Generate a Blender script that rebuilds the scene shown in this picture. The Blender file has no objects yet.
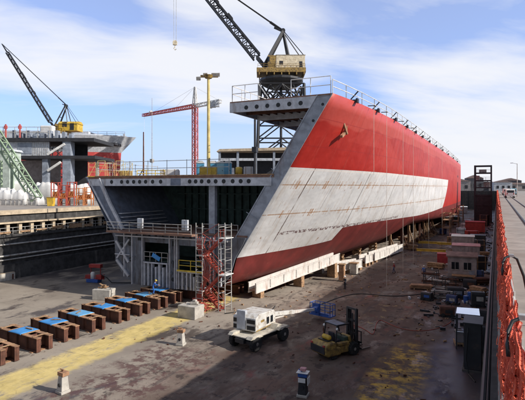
import bpy, bmesh, math, random
from mathutils import Vector, Matrix, noise as mnoise
random.seed(7)
R = math.radians
sc = bpy.context.scene
col = sc.collection
PI = math.pi

# ------------------------------------------------------------------ survey: pixel of the photograph -> place in the dock
YAW = math.atan(.4875)
FW = Vector((-math.sin(YAW), math.cos(YAW), 0)); RT = Vector((math.cos(YAW), math.sin(YAW), 0))
FP, CXP, HYP, CZ = 481., 262.5, 187., 14.
def W(px, py, t):
    p = t * (FW + (px - CXP) / FP * RT); return Vector((p.x, p.y, CZ + (HYP - py) / FP * t))
def G(px, py, z=0.): return W(px, py, (CZ - z) * FP / (py - HYP))
def WY(px, py, Y): return W(px, py, Y / (FW.y + (px - CXP) / FP * RT.y))

# ------------------------------------------------------------------ mesh helpers
def rz(a): return Matrix.Rotation(a, 3, 'Z')
APART = {'lightening_hole','column','diaphragm','vent','support','base_plate','brace','deck_beam','landing','red_post','port_mark','roof_unit','stored_plate','door','skid','bearer','travel_bogie','machine','clip','lifting_eye','counterweight','eye','rib','collar','cap','bracket','cut_slot','window'}
class MB:
    def __init__(s): s.v = []; s.f = []; s.mi = []; s.m = 0; s.uv = None; s.pc = []
    def add(s, vs, fs):
        b = len(s.v); s.pc.append((b, len(s.f))); s.v += [Vector(v) for v in vs]
        for f in fs: s.f.append([b + i for i in f]); s.mi.append(s.m)
        return s
    def box(s, c, d, rot=None):
        c = Vector(c); hx, hy, hz = d[0] / 2, d[1] / 2, d[2] / 2
        vs = [Vector((x, y, z)) for x in (-hx, hx) for y in (-hy, hy) for z in (-hz, hz)]
        if rot is not None:
            m = rz(rot) if isinstance(rot, (int, float)) else rot
            vs = [m @ v for v in vs]
        return s.add([c + v for v in vs], [(0,1,3,2),(4,6,7,5),(0,4,5,1),(2,3,7,6),(0,2,6,4),(1,5,7,3)])
    def bb(s, x0, x1, y0, y1, z0, z1): return s.box(((x0+x1)/2,(y0+y1)/2,(z0+z1)/2), (abs(x1-x0),abs(y1-y0),abs(z1-z0)))
    def bar(s, p, q, w, h=None, up=(0,0,1)):
        p, q = Vector(p), Vector(q); h = h or w; d = q - p
        if d.length < 1e-6: return s
        d.normalize(); u = Vector(up)
        if abs(d.dot(u)) > .98: u = Vector((0, 1, 0)) if abs(d.y) < .9 else Vector((1, 0, 0))
        a = d.cross(u).normalized() * w / 2; b = a.cross(d).normalized() * h / 2
        return s.add([p-a-b, p+a-b, p+a+b, p-a+b, q-a-b, q+a-b, q+a+b, q-a+b],
                     [(3,2,1,0),(4,5,6,7),(0,1,5,4),(1,2,6,5),(2,3,7,6),(3,0,4,7)])
    def tube(s, p, q, r, n=8, r2=None):
        p, q = Vector(p), Vector(q); d = q - p
        if d.length < 1e-6: return s
        d.normalize(); u = Vector((0,0,1)) if abs(d.z) < .95 else Vector((1,0,0))
        a = d.cross(u).normalized(); b = d.cross(a); r2 = r if r2 is None else r2
        vs = [p + (a*math.cos(k*2*PI/n) + b*math.sin(k*2*PI/n))*r for k in range(n)] + [q + (a*math.cos(k*2*PI/n) + b*math.sin(k*2*PI/n))*r2 for k in range(n)]
        fs = [(k, (k+1) % n, n + (k+1) % n, n + k) for k in range(n)] + [tuple(range(n-1, -1, -1)), tuple(range(n, 2*n))]
        return s.add(vs, fs)
    def path(s, pts, r, n=6):
        pts = [Vector(p) for p in pts]; rings = []
        for i, p in enumerate(pts):
            d = (pts[min(i+1, len(pts)-1)] - pts[max(i-1, 0)]).normalized()
            u = Vector((0,0,1)) if abs(d.z) < .9 else Vector((1,0,0))
            a = d.cross(u).normalized(); b = d.cross(a)
            rr = r[i] if isinstance(r, (list, tuple)) else r
            rings.append([p + (a*math.cos(k*2*PI/n) + b*math.sin(k*2*PI/n))*rr for k in range(n)])
        vs = [v for g in rings for v in g]; fs = []
        for i in range(len(pts)-1):
            for k in range(n): fs.append((i*n+k, i*n+(k+1) % n, (i+1)*n+(k+1) % n, (i+1)*n+k))
        fs += [tuple(range(n-1, -1, -1)), tuple((len(pts)-1)*n+k for k in range(n))]
        return s.add(vs, fs)
    def prism(s, poly, axis, lo, hi):
        n = len(poly)
        def P(a, b, t): return {'x': (t, a, b), 'y': (a, t, b), 'z': (a, b, t)}[axis]
        vs = [P(a, b, lo) for a, b in poly] + [P(a, b, hi) for a, b in poly]
        return s.add(vs, [tuple(range(n-1, -1, -1)), tuple(range(n, 2*n))] + [(k, (k+1) % n, n+(k+1) % n, n+k) for k in range(n)])
    def lathe(s, prof, c, axis='z', n=16):
        c = Vector(c); vs = []
        for r, h in prof:
            for k in range(n):
                a = k*2*PI/n; x, y = r*math.cos(a), r*math.sin(a)
                vs.append(c + Vector({'z': (x, y, h), 'x': (h, x, y), 'y': (x, h, y)}[axis]))
        fs = [(i*n+k, i*n+(k+1) % n, (i+1)*n+(k+1) % n, (i+1)*n+k) for i in range(len(prof)-1) for k in range(n)]
        fs += [tuple(range(n-1, -1, -1)), tuple((len(prof)-1)*n+k for k in range(n))]
        return s.add(vs, fs)
    def ball(s, c, r, n=10, m=6):
        c = Vector(c); r = Vector((r, r, r)) if isinstance(r, (int, float)) else Vector(r)
        vs = [c + Vector((0,0,-r.z))]
        for i in range(1, m):
            t = -PI/2 + PI*i/m
            for k in range(n): vs.append(c + Vector((r.x*math.cos(t)*math.cos(k*2*PI/n), r.y*math.cos(t)*math.sin(k*2*PI/n), r.z*math.sin(t))))
        vs.append(c + Vector((0,0,r.z))); L = len(vs)-1
        fs = [(0, 1+(k+1) % n, 1+k) for k in range(n)]
        for i in range(m-2):
            for k in range(n): fs.append((1+i*n+k, 1+i*n+(k+1) % n, 1+(i+1)*n+(k+1) % n, 1+(i+1)*n+k))
        fs += [(1+(m-2)*n+k, 1+(m-2)*n+(k+1) % n, L) for k in range(n)]
        return s.add(vs, fs)
    def lattice(s, p, q, w0, w1, chord, lace, bays, up=(0,0,1), n4=True):
        """box truss from p to q: four chords and zigzag lacing"""
        p, q = Vector(p), Vector(q); d = (q-p).normalized(); u = Vector(up)
        if abs(d.dot(u)) > .95: u = Vector((1,0,0))
        a = d.cross(u).normalized(); b = a.cross(d).normalized()
        def C(t, i):
            w = (w0 + (w1-w0)*t)/2; sx, sy = ((-1,-1),(1,-1),(1,1),(-1,1))[i]
            return p + (q-p)*t + a*w*sx + b*w*sy
        for i in range(4): s.bar(C(0, i), C(1, i), chord)
        for k in range(bays):
            t0, t1 = k/bays, (k+1)/bays
            for i in range(4):
                j = (i+1) % 4
                s.bar(C(t0, i) if k % 2 else C(t0, j), C(t1, j) if k % 2 else C(t1, i), lace)
                s.bar(C(t1, i), C(t1, j), lace)
        return s
    def rail(s, pts, h=1.1, gap=2., r=.035, rails=(.5, 1.), post=None):
        pts = [Vector(p) for p in pts]
        for a, b in zip(pts, pts[1:]):
            n = max(1, round((b-a).length/gap))
            for k in range(n+1):
                p = a + (b-a)*k/n; s.tube(p, p+Vector((0,0,h)), post or r, 6)
            for f in rails: s.tube(a+Vector((0,0,h*f)), b+Vector((0,0,h*f)), r, 6)
        return s
    def build(s, name, mat, parent=None, world=False, smooth=False, bevel=0.):
        if name in APART and parent is not None and len(s.pc) > 1:      # each piece is a part of its own
            first = None
            for i, (b, f) in enumerate(s.pc):
                b1, f1 = s.pc[i+1] if i+1 < len(s.pc) else (len(s.v), len(s.f))
                q = MB(); q.v = s.v[b:b1]; q.f = [[k-b for k in fc] for fc in s.f[f:f1]]; q.mi = s.mi[f:f1]
                r = q.build(name, mat, parent, world, smooth, bevel); first = first or r
            return first
        me = bpy.data.meshes.new(name); off = Vector((0,0,0))
        if world and parent is not None:
            t = parent
            while t: off = off + t.location; t = t.parent
        me.from_pydata([v - off for v in s.v], [], s.f); me.update()
        o = bpy.data.objects.new(name, me); col.objects.link(o)
        for m in (mat if isinstance(mat, (list, tuple)) else [mat]): me.materials.append(m)
        for p, i in zip(me.polygons, s.mi): p.material_index = i; p.use_smooth = smooth
        bm = bmesh.new(); bm.from_mesh(me); bmesh.ops.recalc_face_normals(bm, faces=bm.faces); bm.to_mesh(me); bm.free()
        if s.uv:
            ul = me.uv_layers.new(name='plan')
            for p in me.polygons:
                for li in p.loop_indices: ul.data[li].uv = s.uv[me.loops[li].vertex_index]
        if parent is not None: o.parent = parent
        if bevel:
            md = o.modifiers.new('bevel', 'BEVEL'); md.width = bevel; md.segments = 2; md.limit_method = 'ANGLE'
        return o

def tag(o, label=None, cat=None, group=None, kind=None):
    if label: o['label'] = label
    if cat: o['category'] = cat
    if group: o['group'] = group
    if kind: o['kind'] = kind
    return o
def thing(name, label, cat, loc=(0,0,0), yaw=0., group=None):
    o = bpy.data.objects.new(name, None); col.objects.link(o); o.location = loc; o.rotation_euler = (0,0,yaw)
    o.empty_display_size = .3
    return tag(o, label, cat, group)
KIDS = {}
def copy_tree(o, parent=None):
    c = o.copy(); col.objects.link(c)
    if parent is not None: c.parent = parent
    for ch in [x for x in bpy.data.objects if x.parent == o]: copy_tree(ch, c)
    return c

# ------------------------------------------------------------------ materials
class NT:
    def __init__(s, mat):
        s.m = mat; mat.use_nodes = True; s.t = mat.node_tree; s.b = s.t.nodes['Principled BSDF']
    def n(s, typ, **kw):
        x = s.t.nodes.new(typ)
        for k, v in kw.items(): setattr(x, k, v)
        return x
    def put(s, sock, v):
        if hasattr(v, 'is_output'): s.t.links.new(v, sock)
        elif isinstance(v, (tuple, list)) and len(v) == 3 and sock.type == 'RGBA': sock.default_value = (*v, 1)
        else: sock.default_value = v
    def math(s, op, a, b=0., c=0., clamp=False):
        x = s.n('ShaderNodeMath', operation=op, use_clamp=clamp); s.put(x.inputs[0], a); s.put(x.inputs[1], b); s.put(x.inputs[2], c); return x.outputs[0]
    def pos(s): return s.n('ShaderNodeNewGeometry').outputs['Position']
    def scale(s, vec, sc3, off=(0,0,0)):
        x = s.n('ShaderNodeVectorMath', operation='MULTIPLY_ADD'); s.put(x.inputs[0], vec); x.inputs[1].default_value = sc3; x.inputs[2].default_value = off; return x.outputs[0]
    def noise(s, vec, scale=1., detail=4., rough=.6):
        x = s.n('ShaderNodeTexNoise'); s.put(x.inputs['Vector'], vec); x.inputs['Scale'].default_value = scale; x.inputs['Detail'].default_value = detail; x.inputs['Roughness'].default_value = rough; return x.outputs['Fac']
    def ss(s, v, lo, hi, a=0., b=1.):
        x = s.n('ShaderNodeMapRange', interpolation_type='SMOOTHSTEP'); s.put(x.inputs[0], v); x.inputs[1].default_value = lo; x.inputs[2].default_value = hi; x.inputs[3].default_value = a; x.inputs[4].default_value = b; return x.outputs[0]
    def mix(s, f, a, b):
        x = s.n('ShaderNodeMix', data_type='RGBA'); s.put(x.inputs[0], f); s.put(x.inputs[6], a); s.put(x.inputs[7], b); return x.outputs[2]
    def mul(s, *a):
        r = a[0]
        for q in a[1:]: r = s.math('MULTIPLY', r, q)
        return r
    def xyz(s, v):
        x = s.n('ShaderNodeSeparateXYZ'); s.put(x.inputs[0], v); return x.outputs
    def bump(s, h, strength=.3, dist=.05):
        x = s.n('ShaderNodeBump'); x.inputs['Strength'].default_value = strength; x.inputs['Distance'].default_value = dist; s.put(x.inputs['Height'], h); s.t.links.new(x.outputs[0], s.b.inputs['Normal'])
    def done(s, color, rough=.6, metal=0.):
        s.put(s.b.inputs['Base Color'], color); s.put(s.b.inputs['Roughness'], rough); s.b.inputs['Metallic'].default_value = metal; return s.m

def mk(name, c, rough=.65, metal=0., var=.22, scale=1.2, dirt=None, amt=.5, dscale=.8, streak=False):
    """painted, concrete or steel surface: mottled base, optional patches of dirt or rust, optional vertical run marks"""
    k = NT(bpy.data.materials.new(name)); p = k.pos()
    n1 = k.noise(p, scale, 6); cl = tuple(max(0, x*(1-var)) for x in c); ch = tuple(min(1, x*(1+var)) for x in c)
    colr = k.mix(k.ss(n1, .3, .7), cl, ch)
    if dirt:
        v = k.scale(p, (1, 1, .18)) if streak else p
        n2 = k.noise(v, dscale, 7, .7)
        colr = k.mix(k.mul(k.ss(n2, .62 - .25*amt, .78 - .2*amt), min(1., .4+amt*.6)), colr, dirt)
    k.bump(k.noise(p, scale*6, 4), .15, .02)
    return k.done(colr, rough, metal)
RUST = (.17, .06, .03)
M = {}
def defm(n, *a, **kw): M[n] = mk(n, *a, **kw)
defm('grey_primer', (.30,.32,.36), .6, dirt=(.16,.10,.08), amt=.35, dscale=.7, streak=True)
defm('pale_primer', (.50,.51,.54), .6, dirt=(.22,.15,.11), amt=.35, dscale=.8, streak=True)
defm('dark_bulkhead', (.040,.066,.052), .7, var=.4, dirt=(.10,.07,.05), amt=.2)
defm('blue_grey_steel', (.15,.175,.225), .6, dirt=(.09,.07,.07), amt=.4, streak=True)
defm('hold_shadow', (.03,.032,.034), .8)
defm('deck_rust', (.24,.13,.09), .8, dirt=(.30,.25,.2), amt=.4)
defm('rail_white', (.72,.70,.66), .5, dirt=RUST, amt=.3, dscale=2)
defm('rail_yellow', (.70,.50,.06), .5, dirt=RUST, amt=.3, dscale=2)
defm('rail_grey', (.42,.41,.38), .5, dirt=RUST, amt=.5, dscale=2)
defm('black_steel', (.025,.026,.03), .5, dirt=(.08,.05,.04), amt=.3)
defm('rust_steel', (.115,.046,.028), .85, var=.35, dirt=(.06,.035,.03), amt=.5, dscale=2)
defm('rust_light', (.36,.20,.11), .85, var=.35, dirt=(.12,.06,.04), amt=.5, dscale=2.5)
defm('timber', (.36,.22,.12), .85, var=.35, scale=4, dirt=(.14,.08,.05), amt=.5, dscale=3)
defm('blue_pad', (.05,.26,.60), .55, var=.15, dirt=(.12,.3,.5), amt=.3, dscale=3)
defm('blue_pad_faded', (.12,.36,.62), .6, var=.2, dirt=(.3,.4,.5), amt=.5, dscale=2)
defm('concrete', (.45,.42,.37), .9, var=.2, dirt=(.18,.15,.12), amt=.45, dscale=1.5)
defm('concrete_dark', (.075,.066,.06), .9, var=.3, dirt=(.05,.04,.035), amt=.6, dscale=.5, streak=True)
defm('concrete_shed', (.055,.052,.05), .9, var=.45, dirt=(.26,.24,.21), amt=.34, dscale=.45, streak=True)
defm('coping', (.50,.40,.28), .9, var=.2, dirt=(.25,.2,.15), amt=.4)
defm('quay', (.31,.275,.24), .9, var=.2, dirt=(.2,.16,.13), amt=.5, dscale=.3)
defm('land', (.22,.20,.17), .95, var=.35, scale=.02, dirt=(.10,.11,.07), amt=.5, dscale=.01)
defm('ramp_white', (.66,.62,.57), .6, var=.1, dirt=(.34,.17,.10), amt=.42, dscale=1.6, streak=True)
defm('lift_white', (.64,.62,.58), .45, var=.1, dirt=(.30,.24,.18), amt=.62, dscale=2.)
defm('cream_paint', (.72,.62,.44), .5, dirt=(.35,.22,.10), amt=.35)
defm('yellow_paint', (.62,.40,.04), .5, dirt=(.2,.12,.05), amt=.45, dscale=2)
defm('ochre_paint', (.40,.26,.07), .55, dirt=(.10,.065,.04), amt=.8, dscale=2)
defm('tyre', (.018,.018,.019), .85, var=.4, dirt=(.08,.07,.06), amt=.4, dscale=3)
defm('wheel_rim', (.30,.28,.25), .5, dirt=(.1,.08,.06), amt=.5, dscale=3)
defm('dark_glass', (.015,.018,.022), .15, var=.1)
defm('blue_paint', (.03,.10,.36), .45, dirt=(.05,.06,.1), amt=.3, dscale=3)
defm('toilet_blue', (.10,.33,.50), .4, var=.08)
defm('toilet_cyan', (.30,.56,.66), .4, var=.08)
defm('white_paint', (.78,.77,.74), .5, var=.06, dirt=(.45,.42,.38), amt=.3)
defm('tarp_white', (.66,.65,.63), .7, var=.06, dirt=(.5,.45,.4), amt=.35)
defm('red_lattice', (.55,.12,.10), .5, var=.15)
defm('red_oxide', (.36,.035,.03), .7, dirt=(.15,.03,.03), amt=.4)
defm('scaffold_red', (.42,.07,.045), .7, dirt=(.2,.08,.05), amt=.5, dscale=2)
defm('scaffold_orange', (.55,.20,.06), .7, dirt=(.25,.10,.05), amt=.5, dscale=2)
defm('galvanised', (.55,.54,.50), .45, metal=.3, dirt=(.3,.22,.16), amt=.35, dscale=3)
defm('pole_yellow', (.66,.52,.20), .5, dirt=(.35,.22,.1), amt=.4)
defm('green_truss', (.27,.35,.23), .5, dirt=(.25,.3,.2), amt=.3)
defm('panel_grey', (.50,.52,.55), .6, dirt=(.35,.34,.34), amt=.4, dscale=.5)
defm('panel_blue_grey', (.26,.29,.34), .6, dirt=(.15,.15,.17), amt=.4, dscale=.5)
defm('slab_black', (.03,.03,.035), .8)
defm('ship_grey', (.55,.56,.58), .6, dirt=(.4,.4,.41), amt=.3, dscale=.2)
defm('ship_red', (.46,.05,.045), .6, var=.15, scale=.3, dirt=(.55,.25,.2), amt=.3, dscale=.3)
defm('cabin_grey', (.34,.29,.28), .8, dirt=(.2,.15,.14), amt=.4)
defm('roof_brown', (.22,.15,.13), .85, dirt=(.1,.07,.06), amt=.4)
defm('roof_pink', (.50,.25,.25), .7, dirt=(.3,.2,.2), amt=.4)
defm('red_box', (.40,.035,.04), .6, dirt=(.2,.05,.05), amt=.3)
defm('hose_black', (.015,.015,.016), .5)
defm('rope', (.62,.56,.48), .9)
defm('skin', (.45,.27,.19), .6, var=.08); defm('hair', (.05,.03,.02), .8)
defm('cloth_blue', (.03,.12,.42), .85); defm('cloth_grey', (.30,.30,.32), .85); defm('cloth_dark', (.03,.03,.04), .85)
defm('cloth_navy', (.05,.07,.16), .85); defm('cloth_red', (.28,.05,.05), .85); defm('boots', (.03,.022,.018), .7)
defm('hat_yellow', (.75,.55,.08), .4); defm('hat_white', (.78,.76,.72), .4)
defm('far_wall', (.32,.29,.28), .9); defm('far_dark', (.12,.12,.13), .9); defm('far_roof', (.30,.22,.2), .9)
defm('asphalt', (.055,.053,.052), .9, dirt=(.1,.095,.09), amt=.4)
defm('sheet_roof', (.80,.84,.90), .16, metal=.85, var=.05)
defm('deck_beige', (.56,.51,.42), .6, dirt=(.2,.17,.14), amt=.5, dscale=2)
defm('green_dark', (.05,.08,.06), .7)
defm('shed_pale', (.46,.52,.46), .7, dirt=(.3,.33,.28), amt=.4)
defm('worn_primer', (.155,.17,.20), .65, var=.3, scale=.8, dirt=(.07,.055,.05), amt=.7, dscale=.9, streak=True)
defm('plastic_orange', (.75,.13,.05), .6)

def hull_materials():
    def base(name):
        k = NT(bpy.data.materials.new(name)); u = k.n('ShaderNodeUVMap'); u.uv_map = 'plan'; x = k.xyz(u.outputs[0]); return k, u.outputs[0], x[0], x[1]
    # white band, still bare in places: weld seams, frame marks and runs of rust
    k, uv, Y, Z = base('hull_white')
    c = k.mix(k.ss(k.noise(uv, .25, 5), .3, .7), (.64,.63,.61), (.76,.75,.735))
    pan = k.n('ShaderNodeTexVoronoi', voronoi_dimensions='2D', distance='CHEBYCHEV'); k.put(pan.inputs['Vector'], k.scale(uv, (.11, .3, 1))); pan.inputs['Scale'].default_value = 1.
    c = k.mix(k.mul(k.ss(k.xyz(pan.outputs['Color'])[1], .4, .9), .28), c, (.52,.50,.48))
    c = k.mix(k.mul(k.ss(k.noise(k.scale(uv, (.9, .10, 1)), 1., 6, .7), .50, .74), .6), c, (.44,.34,.26))
    c = k.mix(k.mul(k.ss(k.noise(k.scale(uv, (3.2, .16, 1), (2, 8, 0)), 1., 5, .75), .56, .70), .65), c, (.36,.20,.11))
    c = k.mix(k.mul(k.ss(k.noise(k.scale(uv, (.22, .5, 1), (11, 2, 0)), 1., 3), .5, .62), .22), c, (.50,.50,.52))
    def line(v, period, off, w):
        m = k.math('FRACT', k.math('ADD', k.math('DIVIDE', v, period), off)); return k.math('LESS_THAN', k.math('ABSOLUTE', k.math('SUBTRACT', m, .5)), w/period)
    # horizontal stringer lines with rust ticks
    ticks = k.noise(k.scale(uv, (1.3, .05, 1)), 1., 3); t2 = k.mul(k.ss(ticks, .47, .54), k.ss(k.noise(k.scale(uv, (4.2, .02, 1)), 1., 1), .54, .60), k.ss(k.noise(k.scale(uv, (3., 1.6, 1)), 1., 2), .36, .44))
    for z0, hh in ((14.25, .5), (10.75, .46)):
        band = k.math('LESS_THAN', k.math('ABSOLUTE', k.math('SUBTRACT', Z, z0)), hh)
        c = k.mix(k.mul(band, t2, .8), c, (.40,.20,.085))
        thin = k.math('LESS_THAN', k.math('ABSOLUTE', k.math('SUBTRACT', Z, z0)), .07)
        c = k.mix(k.mul(thin, k.ss(ticks,.3,.5), .8), c, (.36,.20,.10))
    # frame lines and erection seams
    fr = line(Y, 2.4, .0, .045); brk = k.ss(k.noise(k.scale(uv, (.8, .45, 1), (3.3, 1.1, 0)), 1., 3), .58, .64)
    c = k.mix(k.mul(fr, brk, .75), c, (.24,.16,.12))
    fr2 = line(Y, .8, .3, .03); brk2 = k.ss(k.noise(k.scale(uv, (1.1, .6, 1), (9.3, 4.1, 0)), 1., 3), .55, .63)
    c = k.mix(k.mul(fr2, brk2, .7), c, (.33,.22,.15))
    for period, off in ((15.2, .941),):
        c = k.mix(k.mul(line(Y, period, off, .085), k.ss(k.noise(uv, .4, 2), .30, .48), .9), c, (.11,.075,.06))
    edge = k.math('LESS_THAN', k.math('ABSOLUTE', k.math('SUBTRACT', Z, 16.0)), .1); c = k.mix(k.mul(edge, .6), c, (.75,.68,.62))
    # scribbled cut marks just above the boot line
    lo = k.mul(k.math('LESS_THAN', k.math('ABSOLUTE', k.math('SUBTRACT', Z, 8.25)), .2), k.ss(k.noise(k.scale(uv, (2.6, 2.4, 1), (5, 0, 0)), 1., 3), .47, .53), k.math('GREATER_THAN', Y, 54.))
    c = k.mix(k.mul(lo, k.math('LESS_THAN', Y, 96.), .85), c, (.10,.03,.03))
    blot = k.ss(k.noise(k.scale(uv, (1., .8, 1), (20, 3, 0)), .9, 3), .70, .74); c = k.mix(k.mul(blot, .75), c, (.30,.14,.07))
    q = k.math('MAXIMUM', k.math('DIVIDE', k.math('SUBTRACT', 16.2, Z), 8.4), 0.); yend = k.math('SUBTRACT', 161., k.math('MULTIPLY', k.math('POWER', q, 1.6), 12.))
    c = k.mix(k.ss(k.math('SUBTRACT', Y, yend), -.15, .15), c, k.mix(k.ss(k.noise(uv, .3, 5), .3, .7), (.36,.018,.012), (.45,.03,.02)))
    k.bump(k.math('ADD', k.noise(uv, .35, 3), k.math('MULTIPLY', k.math('SINE', k.math('MULTIPLY', Y, 2.618)), .12)), .8, .16); M['hull_white'] = k.done(c, .55)
    # red topside
    k, uv, Y, Z = base('hull_red')
    pan = k.n('ShaderNodeTexVoronoi', voronoi_dimensions='2D', distance='CHEBYCHEV'); k.put(pan.inputs['Vector'], k.scale(uv, (.085, .3, 1))); pan.inputs['Scale'].default_value = 1.
    pv = k.xyz(pan.outputs['Color'])[0]
    c = k.mix(k.ss(k.noise(uv, .3, 5), .3, .7), (.345,.014,.009), (.435,.025,.016))
    c = k.mix(k.mul(k.ss(pv, .35, .9), .22), c, (.56,.07,.05))
    top = k.math('ADD', Z, k.math('MULTIPLY', k.ss(k.noise(uv, .12, 2), .3, .7), .8))
    c = k.mix(k.mul(k.ss(top, 21.6, 21.9), .34), c, (.58,.12,.09))
    c = k.mix(k.mul(k.ss(k.noise(k.scale(uv, (1.4, .07, 1)), 1., 6, .75), .52, .8), .45), c, (.55,.15,.11))
    for z0 in (18.6, 21.5):
        thin = k.math('LESS_THAN', k.math('ABSOLUTE', k.math('SUBTRACT', Z, z0)), .05); c = k.mix(k.mul(thin, .5), c, (.30,.02,.02))
    m = k.math('FRACT', k.math('DIVIDE', Y, 7.15)); thin = k.math('LESS_THAN', m, .012); c = k.mix(k.mul(thin, .5), c, (.32,.02,.02))
    k.bump(k.math('ADD', k.noise(uv, .35, 3), k.math('MULTIPLY', k.math('SINE', k.math('MULTIPLY', Y, 2.618)), .12)), .75, .15); M['hull_red'] = k.done(c, .5)
    # boot topping
    k, uv, Y, Z = base('hull_boot')
    c = k.mix(k.ss(k.noise(uv, .4, 6), .3, .7), (.13,.017,.015), (.22,.03,.026))
    c = k.mix(k.mul(k.ss(k.noise(k.scale(uv, (1.2, .15, 1)), 1., 6, .75), .5, .75), .6), c, (.10,.03,.025))
    c = k.mix(k.mul(k.ss(k.noise(k.scale(uv, (.5, .5, 1), (7, 7, 0)), 1., 5, .75), .6, .7), .5), c, (.38,.13,.09))
    k.bump(k.noise(uv, .6, 3), .2, .08); M['hull_boot'] = k.done(c, .6)
hull_materials()

def floor_material():
    k = NT(bpy.data.materials.new('dock_floor')); p = k.pos(); x = k.xyz(p); X, Y = x[0], x[1]
    wob = k.noise(p, .35, 5); wob2 = k.noise(k.scale(p, (1, 1, 1), (31, 17, 0)), .9, 6, .7); fine = k.noise(p, 5., 6, .7)
    Xw = k.math('ADD', X, k.math('MULTIPLY', k.math('SUBTRACT', wob, .5), 7.))
    c = k.mix(k.ss(k.noise(p, .12, 5), .3, .7), (.225,.185,.145), (.38,.325,.26))
    c = k.mix(k.mul(k.ss(fine, .35, .75), .35), c, (.22,.19,.165))
    # red and red-brown stains, darkened to deepen the right wall's shadow
    red = k.mul(k.ss(Xw, -26., -15.), k.ss(k.noise(k.scale(p, (1, .5, 1), (4, 9, 0)), .3, 6, .65), .28, .6))
    c = k.mix(k.mul(red, .9), c, (.13,.064,.042))
    red2 = k.mul(k.ss(Xw, -24., -18.), k.ss(k.noise(k.scale(p, (1, .6, 1), (44, 2, 0)), .5, 6, .7), .55, .68))
    c = k.mix(k.mul(red2, .75), c, (.27,.06,.05))
    lite = k.mul(k.ss(Xw, -27., -17.), k.ss(k.noise(k.scale(p, (1.2, .6, 1), (14, 52, 0)), .33, 5, .6), .57, .66))
    c = k.mix(k.mul(lite, .65), c, (.38,.29,.24))
    soil_shade = k.mul(k.ss(Xw, -25., -18.), k.ss(k.noise(k.scale(p, (1, .45, 1), (90, 40, 0)), .22, 7, .68), .36, .54)); c = k.mix(k.mul(soil_shade, .72), c, (.070,.038,.026))  # brown soiling that also paints the floor darker within the right wall's shadow
    soil2 = k.mul(k.ss(Xw, -29., -22.), k.ss(k.noise(k.scale(p, (1, .8, 1), (12, 77, 0)), .75, 8, .72), .54, .60)); c = k.mix(k.mul(soil2, .8), c, (.038,.022,.018))
    bx_ = k.math('DIVIDE', k.math('SUBTRACT', X, -3.6), 1.6); by_ = k.math('DIVIDE', k.math('SUBTRACT', Y, 40.), 9.); blue_ = k.mul(k.ss(k.math('ADD', k.mul(bx_,bx_), k.mul(by_,by_)), .4, 1.2, 1., 0.), k.ss(wob2, .36, .58)); c = k.mix(k.mul(blue_, .8), c, (.05,.055,.13))
    # oil and damp patches, drawn out along the dock
    oil = k.ss(k.noise(k.scale(p, (.8, .35, 1), (70, 5, 0)), .35, 8, .72), .53, .62)
    c = k.mix(k.mul(oil, .8), c, (.055,.042,.038))
    oil2 = k.mul(k.ss(k.noise(k.scale(p, (1, 1, 1), (8, 33, 0)), 1.1, 6, .7), .6, .66), k.ss(k.noise(p, .13, 2), .42, .55))
    c = k.mix(k.mul(oil2, .85), c, (.075,.034,.028))
    # dark maroon spill in front of the yellow strip
    sp = k.mul(k.ss(Xw, -28., -26.2), k.ss(k.math('SUBTRACT', 0., Xw), 20., 22.), k.ss(wob2, .47, .56), k.ss(k.math('SUBTRACT', 0., Y), -37., -33.))
    c = k.mix(k.mul(sp, .85), c, (.10,.045,.04))
    # the yellow dust strip beside the keel blocks
    d = k.math('ABSOLUTE', k.math('SUBTRACT', k.math('ADD', X, k.math('MULTIPLY', k.math('SUBTRACT', wob2, .5), 2.2)), -31.0))
    yl = k.mul(k.ss(d, 1.3, 2.3, 1., 0.), k.ss(k.noise(k.scale(p, (1.3, .6, 1)), .8, 8, .75), .30, .50), k.ss(Y, 52., 57., 1., 0.))
    c = k.mix(k.mul(yl, .86), c, k.mix(k.ss(wob2,.3,.7), (.58,.44,.14), (.78,.60,.22)))
    # a second, scuffed patch of yellow near the right wall
    dx = k.math('DIVIDE', k.math('SUBTRACT', X, -6.6), 2.2); dy = k.math('DIVIDE', k.math('SUBTRACT', Y, 36.), 9.)
    rr = k.math('ADD', k.mul(dx, dx), k.mul(dy, dy))
    y2 = k.mul(k.ss(rr, .5, 1.25, 1., 0.), k.ss(k.noise(k.scale(p, (.8, 1.1, 1), (3, 3, 0)), 1., 7, .75), .44, .62))
    c = k.mix(k.mul(y2, .9), c, (.62,.37,.05))
    y3 = k.mul(k.ss(Xw, -14., -12.), k.ss(k.math('SUBTRACT', 0., Xw), 8., 10.), k.ss(k.noise(k.scale(p, (1, 1, 1), (61, 3, 0)), .7, 6, .7), .56, .64), k.ss(Y, 44., 50.), k.ss(Y, 56., 62., 1., 0.)) 
    c = k.mix(k.mul(y3, .5), c, (.5,.36,.15))
    # damp strip along the right wall; on the left the hull's shadow is painted darker
    w1 = k.mul(k.ss(Xw, -7.5, -2.5), k.ss(k.noise(k.scale(p, (.7, .25, 1), (9, 60, 0)), .5, 6, .65), .30, .55)); hull_shade = k.mul(k.ss(Xw, -43., -48., 0., 1.) if False else k.ss(k.math('SUBTRACT', 0., Xw), 44., 49.), k.ss(k.noise(k.scale(p, (.5, .35, 1), (29, 6, 0)), .5, 6, .65), .36, .56), k.ss(Y, 46., 55.))
    damp_shade = k.math('MAXIMUM', w1, hull_shade); c = k.mix(k.mul(damp_shade, .85), c, (.045,.04,.048)); oil = k.math('MAXIMUM', oil, k.mul(damp_shade, .8))
    # slab joints, cracks and the tracks of tyres
    for v, per in ((X, 7.5), (Y, 9.)):
        fj = k.math('FRACT', k.math('DIVIDE', k.math('ADD', v, 200.), per)); ln = k.math('LESS_THAN', k.math('ABSOLUTE', k.math('SUBTRACT', fj, .5)), .055/per); c = k.mix(k.mul(ln, k.ss(wob, .42, .6), .45), c, (.07,.058,.05))
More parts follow.
